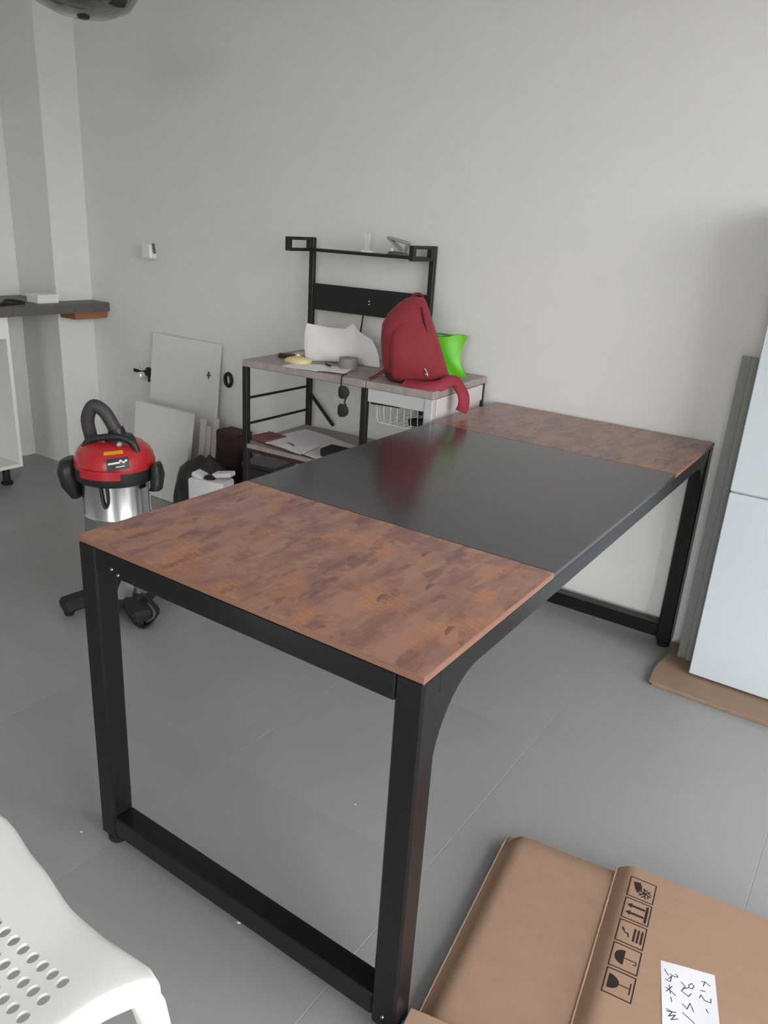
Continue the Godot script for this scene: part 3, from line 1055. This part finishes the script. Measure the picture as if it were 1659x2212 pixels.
func desk_items() -> void:
	var TY := 0.8405
	# red backpack, facing the viewer
	var b := thing("backpack", "red backpack leaning on the desk in front of the hutch", "backpack", Vector3(-0.158, TY, -1.508), 0.578)
	var body := mb()
	loft(body, [[Vector3(0.0, 0.0, 0), 0.095, 0.060, 2.8], [Vector3(-0.002, 0.012, 0), 0.112, 0.072, 3.0], [Vector3(-0.022, 0.06, 0), 0.114, 0.078, 2.8], [Vector3(-0.040, 0.13, -0.006), 0.105, 0.076, 2.5], [Vector3(-0.052, 0.19, -0.012), 0.092, 0.066, 2.4], [Vector3(-0.050, 0.228, -0.018), 0.074, 0.053, 2.3], [Vector3(-0.042, 0.260, -0.024), 0.052, 0.038, 2.2], [Vector3(-0.032, 0.280, -0.028), 0.033, 0.022, 2.2], [Vector3(-0.030, 0.286, -0.028), 0.020, 0.012, 2.0]], 36)
	obj("main_compartment", body, M.pack_red, b)
	var pk := mb()
	loft(pk, [[Vector3(-0.018, 0.018, 0.055), 0.075, 0.022, 3.0], [Vector3(-0.020, 0.03, 0.062), 0.082, 0.030, 3.0], [Vector3(-0.030, 0.11, 0.060), 0.080, 0.030, 2.8], [Vector3(-0.040, 0.17, 0.048), 0.066, 0.024, 2.6], [Vector3(-0.038, 0.205, 0.036), 0.044, 0.014, 2.4]], 30)
	obj("front_pocket", pk, M.pack_red, b)
	# zip lines
	var zp := mb()
	tube(zp, curve([Vector3(-0.012, 0.256, 0.012), Vector3(0.006, 0.20, 0.048), Vector3(0.030, 0.13, 0.062), Vector3(0.048, 0.07, 0.070), Vector3(0.058, 0.03, 0.070)], 24), 0.0035, 6)
	obj("zip", zp, M.pack_dark, b)
	var dk := mb()
	loft(dk, [[Vector3(-0.002, -0.0, 0), 0.097, 0.062, 2.8], [Vector3(-0.006, 0.014, 0.002), 0.115, 0.075, 3.0], [Vector3(-0.010, 0.03, 0.002), 0.1155, 0.0785, 3.0]], 36)
	obj("base_panel", dk, M.pack_dark, b)
	var hn := mb()
	tube(hn, curve([Vector3(-0.052, 0.268, -0.03), Vector3(-0.042, 0.290, -0.034), Vector3(-0.018, 0.294, -0.036), Vector3(-0.004, 0.274, -0.036)], 16), 0.006, 8)
	obj("grab_handle", hn, M.pack_dark, b)
	var sp := mb()
	# one strap loops along the desk edge and hangs over the right corner
	var strap := curve([Vector3(-0.055, -0.004 + 0.012, 0.085), Vector3(0.0, 0.006, 0.125), Vector3(0.06, 0.012, 0.130), Vector3(0.10, 0.026, 0.10), Vector3(0.122, 0.022, 0.085), Vector3(0.148, -0.012, 0.115), Vector3(0.153, -0.048, 0.122), Vector3(0.146, -0.072, 0.120)], 40)
	var rr := []
	for i in strap.size():
		var a: Vector3 = strap[max(i - 1, 0)]
		var c: Vector3 = strap[min(i + 1, strap.size() - 1)]
		var z := (c - a).normalized()
		var side := z.cross(Vector3(0.2, 0.6, 0.75)).normalized()
		var up := side.cross(z).normalized()
		var wd := 0.019
		var ring := []
		for q in [[-1, -1], [1, -1], [1.06, 0], [1, 1], [-1, 1], [-1.06, 0]]:
			ring.append(strap[i] + side * q[0] * wd + up * q[1] * 0.005)
		rr.append(ring)
	rings(sp, rr, true)
	obj("shoulder_strap", sp, M.pack_strap, b)
	var s2 := mb()
	tube(s2, curve([Vector3(-0.105, 0.05, 0.03), Vector3(-0.13, 0.035, 0.045), Vector3(-0.155, 0.018, 0.055), Vector3(-0.175, 0.009, 0.06)], 14), 0.0065, 8)
	obj("side_strap", s2, M.pack_dark, b)
	var tg := mb()
	bar(tg, Vector3(0.012, 0.064, 0.098), Vector3(0.020, 0.052, 0.100), 0.004, 0.003, 0.0005)
	bar(tg, Vector3(0.020, 0.052, 0.100), Vector3(0.024, 0.038, 0.099), 0.004, 0.003, 0.0005)
	bar(tg, Vector3(0.014, 0.046, 0.099), Vector3(0.026, 0.044, 0.1), 0.004, 0.003, 0.0005)
	obj("zip_pull", tg, M.silver, b)
	# green bag behind it
	var g := mb()
	sheet(g, func(u, v):
		var q: float = u - 0.5
		var bulge := 0.014 * sin(u * PI) * sin(v * PI)
		return Vector3(0.17 * q + 0.02 * (1.0 - v) + (0.028 * pow(abs(v - 0.42) * 2.0, 1.4) * u), 0.145 * v + 0.006 * sin(u * 9.0) * v, 0.012 + bulge + 0.004 * sin(u * 14.0 + v * 6.0))
	, 14, 14, 0.003)
	sheet(g, func(u, v):
		var q: float = 0.5 - u
		var bulge := 0.014 * sin(u * PI) * sin(v * PI)
		return Vector3(0.17 * q + 0.02 * (1.0 - v) + (0.028 * pow(abs(v - 0.42) * 2.0, 1.4) * (1.0 - u)), 0.145 * v + 0.006 * sin((1.0 - u) * 9.0) * v, -0.012 - bulge)
	, 14, 14, 0.003)
	var gb := thing("green_bag", "bright green bag standing behind the red backpack", "bag", Vector3(-0.210, TY, -1.685), 0.45)
	obj("bag_body", g, M.green, gb)
	var gr := mb()
	tube(gr, curve([Vector3(-0.08, 0.143, 0.0), Vector3(0.0, 0.149, 0.0), Vector3(0.06, 0.146, 0.0), Vector3(0.106, 0.147, 0.0)], 16), 0.0035, 6)
	tube(gr, curve([Vector3(0.106, 0.147, 0.0), Vector3(0.092, 0.10, 0.0), Vector3(0.086, 0.06, 0.0), Vector3(0.104, 0.01, 0.0), Vector3(0.12, 0.004, 0.0)], 16), 0.0035, 6)
	obj("hem", gr, mat(rgb(58, 120, 22), 0.5), gb)
	# white padded envelope leaning back
	var e := mb()
	for sd in [1.0, -1.0]:
		sheet(e, func(u, v):
			var q: float = (u - 0.5) * sd
			var ww: float = 0.262 + 0.02 * sin(v * PI)
			var bul: float = 0.026 * pow(max(0.0, sin(u * PI) * sin(v * PI)), 0.6) + 0.003 * sin(u * 17.0 + v * 8.0) * sin(u * PI)
			var y: float = 0.118 * v + 0.010 * pow(abs(q) * 2, 2.0) * (2.0 * v - 1.0) + 0.022 * v * max(0.0, 1.0 - abs(q - 0.20) * 9.0) - 0.16 * v * max(0.0, q - 0.24)
			return Vector3(q * ww + 0.02 * v * 0.0 - 0.018 * v + 0.03 * max(0.0, q) * (1.0 - v) * 2.0, y, sd * bul - 0.055 * v)
		, 24, 14, 0.0015)
	tag(obj("padded_envelope", e, M.paper), "white crumpled padded envelope propped up on the desk beside the backpack", "envelope")
	get_node("padded_envelope").transform = Transform3D(Basis(Vector3.UP, 0.40), Vector3(-0.568, TY + 0.006, -1.575))
	# grey tape roll, pen, papers
	var r := thing("tape_roll", "grey roll of tape on the desk in front of the white envelope", "tape", Vector3(-0.468, TY, -1.50), 0.2)
	var rl := mb()
	lathe(rl, [Vector2(0.016, 0.0), Vector2(0.034, 0.0), Vector2(0.035, 0.002), Vector2(0.035, 0.040), Vector2(0.034, 0.042), Vector2(0.016, 0.042), Vector2(0.016, 0.0)], 32)
	obj("tape", rl, mat(rgb(138, 136, 136), 0.5), r)
	var rc := mb()
	lathe(rc, [Vector2(0.014, 0.0), Vector2(0.0165, 0.0), Vector2(0.0165, 0.0425), Vector2(0.014, 0.0425), Vector2(0.014, 0.0)], 24)
	obj("core", rc, M.card, r)
	var pen := mb()
	tube(pen, [Vector3(-0.548, TY + 0.011, -1.468), Vector3(-0.520, TY + 0.011, -1.452), Vector3(-0.510, TY + 0.011, -1.447)], 0.004, 8)
	tag(obj("pen", pen, M.rubber), "short black pen lying on the papers on the desk", "pen")
	var sheets := [[Vector3(-0.585, TY, -1.405), 0.15, 0.115, 0.12, "white paper sheet at the front edge of the desk, under the pen side"], [Vector3(-0.50, TY + 0.0028, -1.425), 0.16, 0.12, 0.34, "white paper sheet on the desk nearest the grey tape roll"]]
	for k in sheets.size():
		var s = sheets[k]
		var sh := mb()
		sheet(sh, func(u, v): return Vector3((u - 0.5) * s[1], 0.0022 + 0.0012 * sin(u * 6.0 + k) * sin(v * 5.0), (v - 0.5) * s[2]), 8, 8, 0.001)
		var so := obj("paper_sheet", sh, M.paper)
		tag(so, s[4], "paper", "papers on the desk")
		so.transform = Transform3D(Basis(Vector3.UP, s[3]), s[0])
	# brown case, pale packet, yellow packet
	var cs := thing("spectacle_case", "dark brown case lying near the left corner of the desk", "case", Vector3(-0.765, TY, -1.50), 0.25)
	var cm := mb()
	loft(cm, [[Vector3(0, 0, 0), 0.038, 0.016, 3.0], [Vector3(0, 0.008, 0), 0.042, 0.019, 3.0], [Vector3(0, 0.016, 0), 0.036, 0.014, 2.6]], 24)
	obj("case_body", cm, mat(rgb(54, 34, 22), 0.5), cs)
	var cl := mb()
	loft(cl, [[Vector3(0.046, 0, 0.004), 0.009, 0.012, 2.4], [Vector3(0.046, 0.014, 0.004), 0.010, 0.012, 2.4], [Vector3(0.046, 0.02, 0.004), 0.006, 0.008, 2.4]], 14)
	obj("cap", cl, M.white_plastic, cs)
	for q in [["yellow_packet", "pale yellow soft packet at the front edge of the desk", Vector3(-0.672, TY, -1.452), 0.055, 0.04, 0.022, rgb(222, 208, 150), 0.0], ["beige_packet", "beige soft packet lying behind the yellow packet on the desk", Vector3(-0.735, TY, -1.575), 0.06, 0.035, 0.02, rgb(216, 192, 158), 0.5]]:
		var pm := mb()
		loft(pm, [[Vector3.ZERO, q[3] * 0.9, q[4] * 0.9, 3.4], [Vector3(0, q[5] * 0.4, 0), q[3], q[4], 3.0], [Vector3(0.004, q[5] * 0.8, 0), q[3] * 0.8, q[4] * 0.75, 2.6], [Vector3(0.002, q[5], 0), q[3] * 0.4, q[4] * 0.4, 2.4]], 24)
		var po := obj(q[0], pm, mat(q[6], 0.6))
		tag(po, q[1], "packet")
		po.transform = Transform3D(Basis(Vector3.UP, q[7]), q[2])
	# sunglasses hanging from the desk edge
	var g2 := thing("sunglasses", "dark sunglasses hanging by one arm from the front edge of the desk", "sunglasses", Vector3(-0.372, 0.70, -1.345), 0.35)
	for y in [0.0, 0.066]:
		var ln := mb()
		var rows := []
		for i in 7:
			var f := i / 6.0
			var rr2 := sin(f * PI) * 0.5 + 0.5
			rows.append([Vector3(0.004 * sin(f * PI), y + 0.058 * f * 0.8, 0), 0.021 * (0.45 + 0.55 * pow(sin(f * PI), 0.5)), 0.004 * rr2 + 0.001, 2.2])
		loft(ln, rows, 20)
		obj("lens", ln, M.rubber, g2)
	var brd := mb()
	tube(brd, curve([Vector3(0.014, 0.042, 0), Vector3(0.009, 0.056, 0.003), Vector3(0.014, 0.07, 0)], 8), 0.003, 6)
	obj("bridge", brd, M.rubber, g2)
	var tm := mb()
	tube(tm, curve([Vector3(-0.006, 0.108, 0.0), Vector3(-0.006, 0.13, 0.002), Vector3(-0.006, 0.146, -0.004), Vector3(-0.006, 0.1455, -0.05)], 14), 0.0028, 6)
	obj("arm", tm, M.rubber, g2)
	# hutch shelf: a clear stand and a grey clip lamp
	var gl := thing("clear_stand", "small clear upright holder on the hutch shelf above the desk", "holder", Vector3(-0.600, 1.2495, -1.770), 0.1)
	var gm := mat(Color(0.85, 0.87, 0.88, 0.35), 0.08)
	gm.transparency = BaseMaterial3D.TRANSPARENCY_ALPHA
	obj("upright", boxed(-0.011, 0.011, 0.006, 0.072, -0.006, 0.006, 0.002), gm, gl)
	var gbz := mb()
	lathe(gbz, [Vector2(0, 0), Vector2(0.026, 0), Vector2(0.027, 0.003), Vector2(0.020, 0.007), Vector2(0, 0.008)], 24)
	obj("foot", gbz, M.white_plastic, gl)
	var cp := thing("clip_lamp", "small grey folded clip lamp at the right of the hutch shelf", "lamp", Vector3(-0.452, 1.2495, -1.775), 0.15)
	var cpm := mat(rgb(150, 148, 146), 0.4)
	var c1 := mb()
	bar(c1, Vector3(-0.05, 0.062, 0.0), Vector3(0.008, 0.018, 0.0), 0.03, 0.007, 0.002)
	obj("arm", c1, cpm, cp)
	var c2 := mb()
	bar(c2, Vector3(-0.046, 0.060, 0.002), Vector3(0.042, 0.044, 0.002), 0.03, 0.010, 0.003)
	obj("head", c2, cpm, cp)
	var c3 := mb()
	bar(c3, Vector3(0.036, 0.046, 0.0), Vector3(0.022, 0.004, 0.0), 0.028, 0.007, 0.002)
	obj("arm", c3, cpm, cp)
	var c4 := mb()
	loft(c4, [[Vector3(-0.005, 0, 0), 0.042, 0.018, 3.0], [Vector3(-0.005, 0.008, 0), 0.04, 0.017, 3.0], [Vector3(-0.005, 0.012, 0), 0.03, 0.010, 3.0]], 20)
	obj("base", c4, mat(rgb(92, 90, 90), 0.4), cp)
	var c5 := mb()
	lathe(c5, [Vector2(0, 0.007), Vector2(0.006, 0.004), Vector2(0.007, -0.002)], 14, Transform3D(Basis(Vector3.RIGHT, PI / 2), Vector3(-0.022, 0.018, 0.018)))
	obj("knob", c5, M.white_plastic, cp)
	# packing on the lower shelf
	var sy := 0.5105
	var lows := [[Vector3(-0.61, sy, -1.50), 0.40, 0.26, -0.16, 0.004, "large white sheet of packing card on the lower shelf of the desk", M.paper], [Vector3(-0.660, sy + 0.011, -1.415), 0.20, 0.13, -0.12, 0.003, "smaller white folded leaflet on top at the front of the lower shelf", M.paper]]
	for k in lows.size():
		var q = lows[k]
		var sh2 := mb()
		sheet(sh2, func(u, v): return Vector3((u - 0.5) * q[1] + 0.03 * (v - 0.5), q[4] + 0.003 + 0.003 * sin(u * 7.0 + k * 2.0) * sin(v * 4.0 + 1.0), (v - 0.5) * q[2]), 12, 10, 0.002)
		var ob := obj("packing_sheet", sh2, q[6])
		tag(ob, q[5], "packing paper", "papers on the lower desk shelf")
		ob.transform = Transform3D(Basis(Vector3.UP, q[3]), q[0])
		if k == 1:
			var mk := mb()
			box(mk, Vector3(0.0, 0.0092, 0.01), Vector3(0.035, 0.001, 0.006), 0.0004)
			box(mk, Vector3(0.028, 0.0092, 0.022), Vector3(0.018, 0.001, 0.005), 0.0004)
			obj("printed_mark", mk, M.rubber, ob)
	var dkb := boxed(-0.045, 0.045, 0.0, 0.03, -0.04, 0.04, 0.003)
	tag(obj("black_case", dkb, M.rubber), "small black flat case at the front of the lower desk shelf", "case")
	get_node("black_case").transform = Transform3D(Basis(Vector3.UP, 0.1), Vector3(-0.45, sy + 0.012, -1.42))
	var mrb := boxed(-0.05, 0.05, 0.0, 0.022, -0.05, 0.05, 0.003)
	tag(obj("maroon_book", mrb, mat(rgb(120, 74, 74), 0.7)), "dull red flat box under the white sheet at the left of the lower shelf", "box")
	get_node("maroon_book").transform = Transform3D(Basis(Vector3.UP, -0.1), Vector3(-0.795, sy, -1.43))
	# tall black box standing behind the front left leg
	var bb := thing("black_storage_box", "black storage box on the floor under the left end of the desk", "box", Vector3(-0.950, 0, -1.60), 0.1)
	obj("box_body", boxed(-0.085, 0.085, 0.0, 0.335, -0.075, 0.075, 0.004), M.bag_black, bb)
	obj("lid", boxed(-0.09, 0.09, 0.335, 0.355, -0.08, 0.08, 0.004), M.bag_black, bb)

# ---------------------------------------------------------------- things along the back wall, left of the desk
func wall_corner() -> void:
	# tall white panel leaning on the wall and a lower one in front of it
	var a := mb()
	var lean := func(st: SurfaceTool, x0: float, x1: float, x2: float, x3: float, h: float, zb: float, zt: float, th: float) -> void:
		# x0..x1 along the bottom, x2..x3 along the top
		var p := [Vector3(x0, 0.003, zb), Vector3(x1, 0.003, zb), Vector3(x3, h, zt), Vector3(x2, h, zt)]
		var o := Vector3(0, 0, -th)
		face(st, p, Vector3(0, 0, 1))
		face(st, [p[0] + o, p[1] + o, p[2] + o, p[3] + o], Vector3(0, 0, -1))
		for i in 4:
			var j := (i + 1) % 4
			var m: Vector3 = (p[i] + p[j]) * 0.5 - (p[0] + p[1] + p[2] + p[3]) * 0.25
			face(st, [p[i], p[j], p[j] + o, p[i] + o], m)
	lean.call(a, -1.96, -1.475, -1.94, -1.463, 0.775, -1.745, -1.818, 0.012)
	var pa := thing("leaning_board", "tall white board leaning against the back wall behind the vacuum cleaner", "board")
	obj("board_sheet", a, M.wall, pa)
	var cr := mb()
	box(cr, Vector3(-1.527, 0.622, -1.802), Vector3(0.006, 0.034, 0.008), 0.001)
	box(cr, Vector3(-1.527, 0.622, -1.802), Vector3(0.024, 0.007, 0.008), 0.001)
	obj("cross_fitting", cr, mat(rgb(70, 68, 68), 0.5), pa)
	var b := mb()
	lean.call(b, -1.90, -1.51, -1.90, -1.50, 0.455, -1.60, -1.66, 0.022)
	tag(obj("leaning_board", b, M.wall), "lower white board leaning in front of the tall one beside the vacuum cleaner", "board")
	var n := 0
	for q in [[-1.478, 0.43, 0.03], [-1.442, 0.40, 0.028], [-1.405, 0.445, 0.03]]:
		var s := mb()
		lean.call(s, q[0] - q[2] / 2, q[0] + q[2] / 2, q[0] - q[2] / 2 + 0.012, q[0] + q[2] / 2 + 0.012, q[1], -1.665 - n * 0.006, -1.70 - n * 0.006, 0.012)
		tag(obj("timber_strip", s, M.pale_panel), ["narrow pale timber strip right beside the lower leaning white board", "shorter narrow pale timber strip in the middle of three beside the boards", "narrow pale timber strip next to the dark red box by the wall"][n], "strip", "pale strips leaning beside the boards")
		n += 1
	# black ring on the wall, dark tap, thermostat with its cable
	var rg := mb()
	var ring := []
	for k in 25:
		var t := TAU * k / 24
		ring.append(Vector3(cos(t) * 0.021, sin(t) * 0.030, 0))
	tube(rg, ring, 0.0085, 8)
	tag(obj("wall_ring", rg, M.rubber), "black oval ring fixed to the back wall just left of the desk", "ring")
	get_node("wall_ring").position = Vector3(-1.425, 0.612, WALL + 0.0085)
	var tp := thing("wall_tap", "small dark wall tap with a bright chrome cap above the vacuum cleaner", "tap", Vector3(-2.010, 0.562, WALL))
	var t1 := mb()
	var out := Transform3D(Basis(Vector3.RIGHT, PI / 2), Vector3.ZERO)
	lathe(t1, [Vector2(0, 0.0), Vector2(0.026, 0.0), Vector2(0.026, 0.005), Vector2(0.012, 0.008), Vector2(0.012, 0.05), Vector2(0, 0.05)], 20, out)
	obj("spout", t1, mat(rgb(74, 72, 72), 0.35, 0.6), tp)
	var t2 := mb()
	lathe(t2, [Vector2(0, 0.0), Vector2(0.017, 0.0), Vector2(0.018, 0.004), Vector2(0.018, 0.026), Vector2(0.014, 0.03), Vector2(0, 0.03)], 20, Transform3D(Basis(Vector3.RIGHT, PI / 2), Vector3(0.012, -0.008, 0.05)))
	obj("cap", t2, mat(rgb(236, 236, 236), 0.2, 0.4), tp)
	var t3 := mb()
	bar(t3, Vector3(-0.07, 0.006, 0.04), Vector3(0.0, 0.0, 0.042), 0.012, 0.016, 0.003)
	bar(t3, Vector3(0.046, -0.04, 0.04), Vector3(0.046, 0.034, 0.04), 0.012, 0.012, 0.003)
	bar(t3, Vector3(0.0, 0.0, 0.042), Vector3(0.046, -0.004, 0.042), 0.012, 0.012, 0.003)
	obj("lever", t3, M.rubber, tp)
	var th := thing("wall_sensor", "small white sensor box with a dark edge high on the back wall", "sensor", Vector3(-1.935, 1.165, WALL))
	obj("housing", boxed(-0.040, 0.030, -0.034, 0.038, 0.0, 0.045, 0.008), M.white_plastic, th)
	var te := mb()
	bar(te, Vector3(0.034, 0.040, 0.03), Vector3(0.044, -0.006, 0.03), 0.012, 0.012, 0.003)
	obj("side_clip", te, mat(rgb(90, 90, 88), 0.5), th)
	var cb := mb()
	tube(cb, curve([Vector3(-1.955, 1.131, WALL + 0.012), Vector3(-1.975, 1.04, WALL + 0.004), Vector3(-1.995, 0.90, WALL + 0.004), Vector3(-2.0, 0.76, WALL + 0.004), Vector3(-2.004, 0.60, WALL + 0.004)], 24), 0.0035, 6)
	obj("cable", cb, M.white_plastic, th)
	# black bin bag, white foam box, maroon box
	var bg := mb()
	var rng := RandomNumberGenerator.new()
	rng.seed = 19
	var rr := []
	var nn := noise(77, 1.0, 2)
	for i in 10:
		var f := i / 9.0
		var rad: float = [0.14, 0.185, 0.195, 0.19, 0.185, 0.175, 0.165, 0.15, 0.11, 0.03][i]
		var rg2 := []
		for k in 30:
			var a2 := TAU * k / 30
			var w: float = 1.0 + 0.10 * nn.get_noise_3d(cos(a2) * 2.0, sin(a2) * 2.0, f * 4.0) + 0.05 * sin(a2 * 7.0 + f * 5.0)
			rg2.append(Vector3(cos(a2) * rad * w * 1.02, f * 0.315 + 0.015 * sin(a2 * 3.0) * f, sin(a2) * rad * w * 0.52))
		rr.append(rg2)
	rings(bg, rr)
	tag(obj("bin_bag", bg, M.bag_black), "black plastic bag slumped on the floor left of the desk", "plastic bag")
	get_node("bin_bag").position = Vector3(-1.262, 0.0, -1.53)
	var fb := thing("foam_box", "white foam packing box with a ragged top in front of the black bag", "foam box", Vector3(-1.085, 0.0, -1.385), 0.25)
	obj("box_body", boxed(-0.085, 0.085, 0.0, 0.295, -0.05, 0.05, 0.006), M.paper, fb)
	var fl := mb()
	box(fl, Vector3(0.05, 0.315, -0.02), Vector3(0.09, 0.02, 0.05), 0.004, Basis(Vector3(0, 0, 1), 0.18))
	box(fl, Vector3(-0.055, 0.303, 0.0), Vector3(0.05, 0.02, 0.06), 0.004, Basis(Vector3(0, 0, 1), -0.3))
	obj("torn_flap", fl, M.paper, fb)
	var dr := mb()
	loft(dr, [[Vector3(0.0, 0.296, 0.01), 0.026, 0.02, 2.4], [Vector3(0.0, 0.306, 0.01), 0.022, 0.016, 2.4], [Vector3(0.0, 0.312, 0.01), 0.01, 0.008, 2.2]], 14)
	obj("dark_scrap", dr, M.rubber, fb)
	var mx := thing("maroon_box", "dark red cardboard box standing against the wall left of the desk", "box", Vector3(-1.285, 0, -1.73), -0.05)
	obj("box_body", boxed(-0.075, 0.068, 0.0, 0.40, -0.05, 0.05, 0.003), M.maroon, mx)
	obj("lid_flap", boxed(-0.075, 0.068, 0.40, 0.404, -0.05, 0.046, 0.001), M.maroon, mx)
	var m2 := boxed(-0.05, 0.05, 0.0, 0.30, -0.04, 0.04, 0.004)
	tag(obj("dark_carton", m2, M.maroon), "lower dark carton between the foam box and the desk leg", "box")
	get_node("dark_carton").position = Vector3(-1.095, 0, -1.735)

# ---------------------------------------------------------------- kitchen corner
func kitchen() -> void:
	# worktop along the left wall, notched round the pier
	var st := mb()
	var poly := PackedVector2Array([Vector2(-2.778, 0.6), Vector2(-2.3, 0.6), Vector2(-2.3, WALL + 0.002), Vector2(-2.445, WALL + 0.002), Vector2(-2.445, -1.628), Vector2(-2.778, -1.628)])
	prism(st, poly, 0.0, 0.045, Transform3D(Basis(Vector3(1, 0, 0), Vector3(0, 0, 1), Vector3(0, 1, 0)), Vector3(0, 0.842, 0)))
	tag(obj("worktop", st, M.counter), "dark grey worktop running into the back wall at the left", "worktop")
	tag(obj("wooden_batten", boxed(-2.444, -2.318, 0.806, 0.842, -1.832, -1.64, 0.002), mat(rgb(150, 100, 66), 0.7)), "short brown wooden batten under the end of the grey worktop", "batten")
	# open base cabinet below it
	var t := thing("base_cabinet", "open white kitchen base cabinet under the grey worktop on black feet", "cabinet", Vector3(-2.335, 0.0, -1.285))
	var M1: Material = M.white_matt
	# local: front at x = 0, running from z = 0 to z = 0.9, back at x = -0.44
	obj("side_panel", boxed(-0.44, 0.0, 0.095, 0.84, 0.0, 0.018, 0.001), M1, t)
	obj("side_panel", boxed(-0.44, 0.0, 0.095, 0.84, 0.882, 0.90, 0.001), M1, t)
	obj("bottom_panel", boxed(-0.44, 0.0, 0.095, 0.113, 0.018, 0.882, 0.001), M1, t)
	obj("top_rail", boxed(-0.018, 0.0, 0.735, 0.84, 0.018, 0.882, 0.001), M1, t)
	obj("back_panel", boxed(-0.44, -0.432, 0.113, 0.84, 0.018, 0.882, 0.001), M1, t)
	for z in [0.06, 0.84]:
		for x in [-0.06, -0.38]:
			var f := mb()
			lathe(f, [Vector2(0, 0), Vector2(0.026, 0), Vector2(0.028, 0.004), Vector2(0.028, 0.014), Vector2(0.018, 0.02), Vector2(0.018, 0.096), Vector2(0, 0.096)], 18, Transform3D(Basis(), Vector3(x, 0, z)))
			obj("foot", f, M.rubber, t)
	var cb := mb()
	tube(cb, curve([Vector3(-2.40, 0.894, -1.08), Vector3(-2.36, 0.895, -1.16), Vector3(-2.41, 0.894, -1.22), Vector3(-2.35, 0.898, -1.27), Vector3(-2.40, 0.908, -1.33), Vector3(-2.34, 0.900, -1.38), Vector3(-2.38, 0.894, -1.30), Vector3(-2.42, 0.896, -1.18)], 60), 0.007, 8)
	tag(obj("black_cable", cb, M.rubber), "coiled black cable lying on the grey worktop", "cable")
	var wb := thing("white_carton", "small white box on the grey worktop in front of the pier", "box", Vector3(-2.42, 0.887, -1.53), 0.0)
	obj("box_body", boxed(-0.05, 0.05, 0.0, 0.036, -0.06, 0.055, 0.003), M.white_matt, wb)
	obj("lid", boxed(-0.052, 0.052, 0.030, 0.042, -0.062, 0.057, 0.002), M.white_matt, wb)

# ---------------------------------------------------------------- lamp at the top edge
func lamp() -> void:
	var t := thing("pendant_lamp", "dark metal and smoked glass pendant lamp cut off by the top edge", "lamp", Vector3(-1.20, 1.925, -0.98), 0.578)
	var gl := mat(Color(0.42, 0.43, 0.40, 0.55), 0.12)
	gl.transparency = BaseMaterial3D.TRANSPARENCY_ALPHA
	var b := mb()
	lathe(b, [Vector2(0.02, 0.0), Vector2(0.09, 0.006), Vector2(0.145, 0.03), Vector2(0.175, 0.07), Vector2(0.185, 0.12), Vector2(0.182, 0.12), Vector2(0.172, 0.072), Vector2(0.142, 0.033), Vector2(0.09, 0.010), Vector2(0.02, 0.004)], 40)
	obj("glass_bowl", b, gl, t)
	var c := mb()
	lathe(c, [Vector2(0, -0.012), Vector2(0.016, -0.008), Vector2(0.022, 0.002), Vector2(0.030, 0.012), Vector2(0.030, 0.10), Vector2(0.012, 0.12), Vector2(0.012, 0.34), Vector2(0, 0.34)], 24)
	obj("stem", c, M.dark_plastic, t)
	var d := mb()
	lathe(d, [Vector2(0, 0.034), Vector2(0.026, 0.036), Vector2(0.034, 0.05), Vector2(0.034, 0.13), Vector2(0, 0.15)], 20, Transform3D(Basis(), Vector3(0.125, -0.012, 0.05)))
	obj("lamp_holder", d, M.rubber, t)
	var bu := mb()
	lathe(bu, [Vector2(0, 0.03), Vector2(0.012, 0.032), Vector2(0.02, 0.042), Vector2(0.02, 0.06), Vector2(0, 0.075)], 18, Transform3D(Basis(), Vector3(0.055, -0.004, 0.06)))
	obj("bulb", bu, M.white_plastic, t)
	var cd := mb()
	tube(cd, [Vector3(0, 0.33, 0), Vector3(0, 1.0, 0), Vector3(0, 1.070, 0)], 0.006, 8)
	obj("cord", cd, M.rubber, t)
	var ro := mb()
	lathe(ro, [Vector2(0, 1.035), Vector2(0.05, 1.04), Vector2(0.055, 1.05), Vector2(0.055, 1.0745), Vector2(0, 1.0745)], 24)
	obj("ceiling_rose", ro, M.dark_plastic, t)

# ---------------------------------------------------------------- litter on the floor
func scraps() -> void:
	var defs := [[Vector3(0.389, 0, -0.447), "tiny white scrap on the floor under the table", 0.5], [Vector3(-0.053, 0, 0.017), "tiny white scrap on the floor left of the near table leg", 0.7], [Vector3(0.405, 0, -0.023), "tiny white scrap on the floor by the foot rail", 1.0], [Vector3(-2.385, 0, -1.50), "small white scrap on the floor below the worktop by the pier", 2.6]]
	var k := 0
	for d in defs:
		var st := mb()
		var s: float = 0.006 * d[2]
		sheet(st, func(u, v): return Vector3((u - 0.5) * s * 1.6 + 0.2 * s * sin(v * 5.0), 0.0012 + s * 0.35 * sin(u * PI) * (0.4 + 0.6 * v), (v - 0.5) * s), 4, 4, 0.0006)
		var o := obj("paper_scrap", st, M.paper)
		tag(o, d[1], "scrap", "white scraps on the floor")
		o.position = d[0]
		k += 1
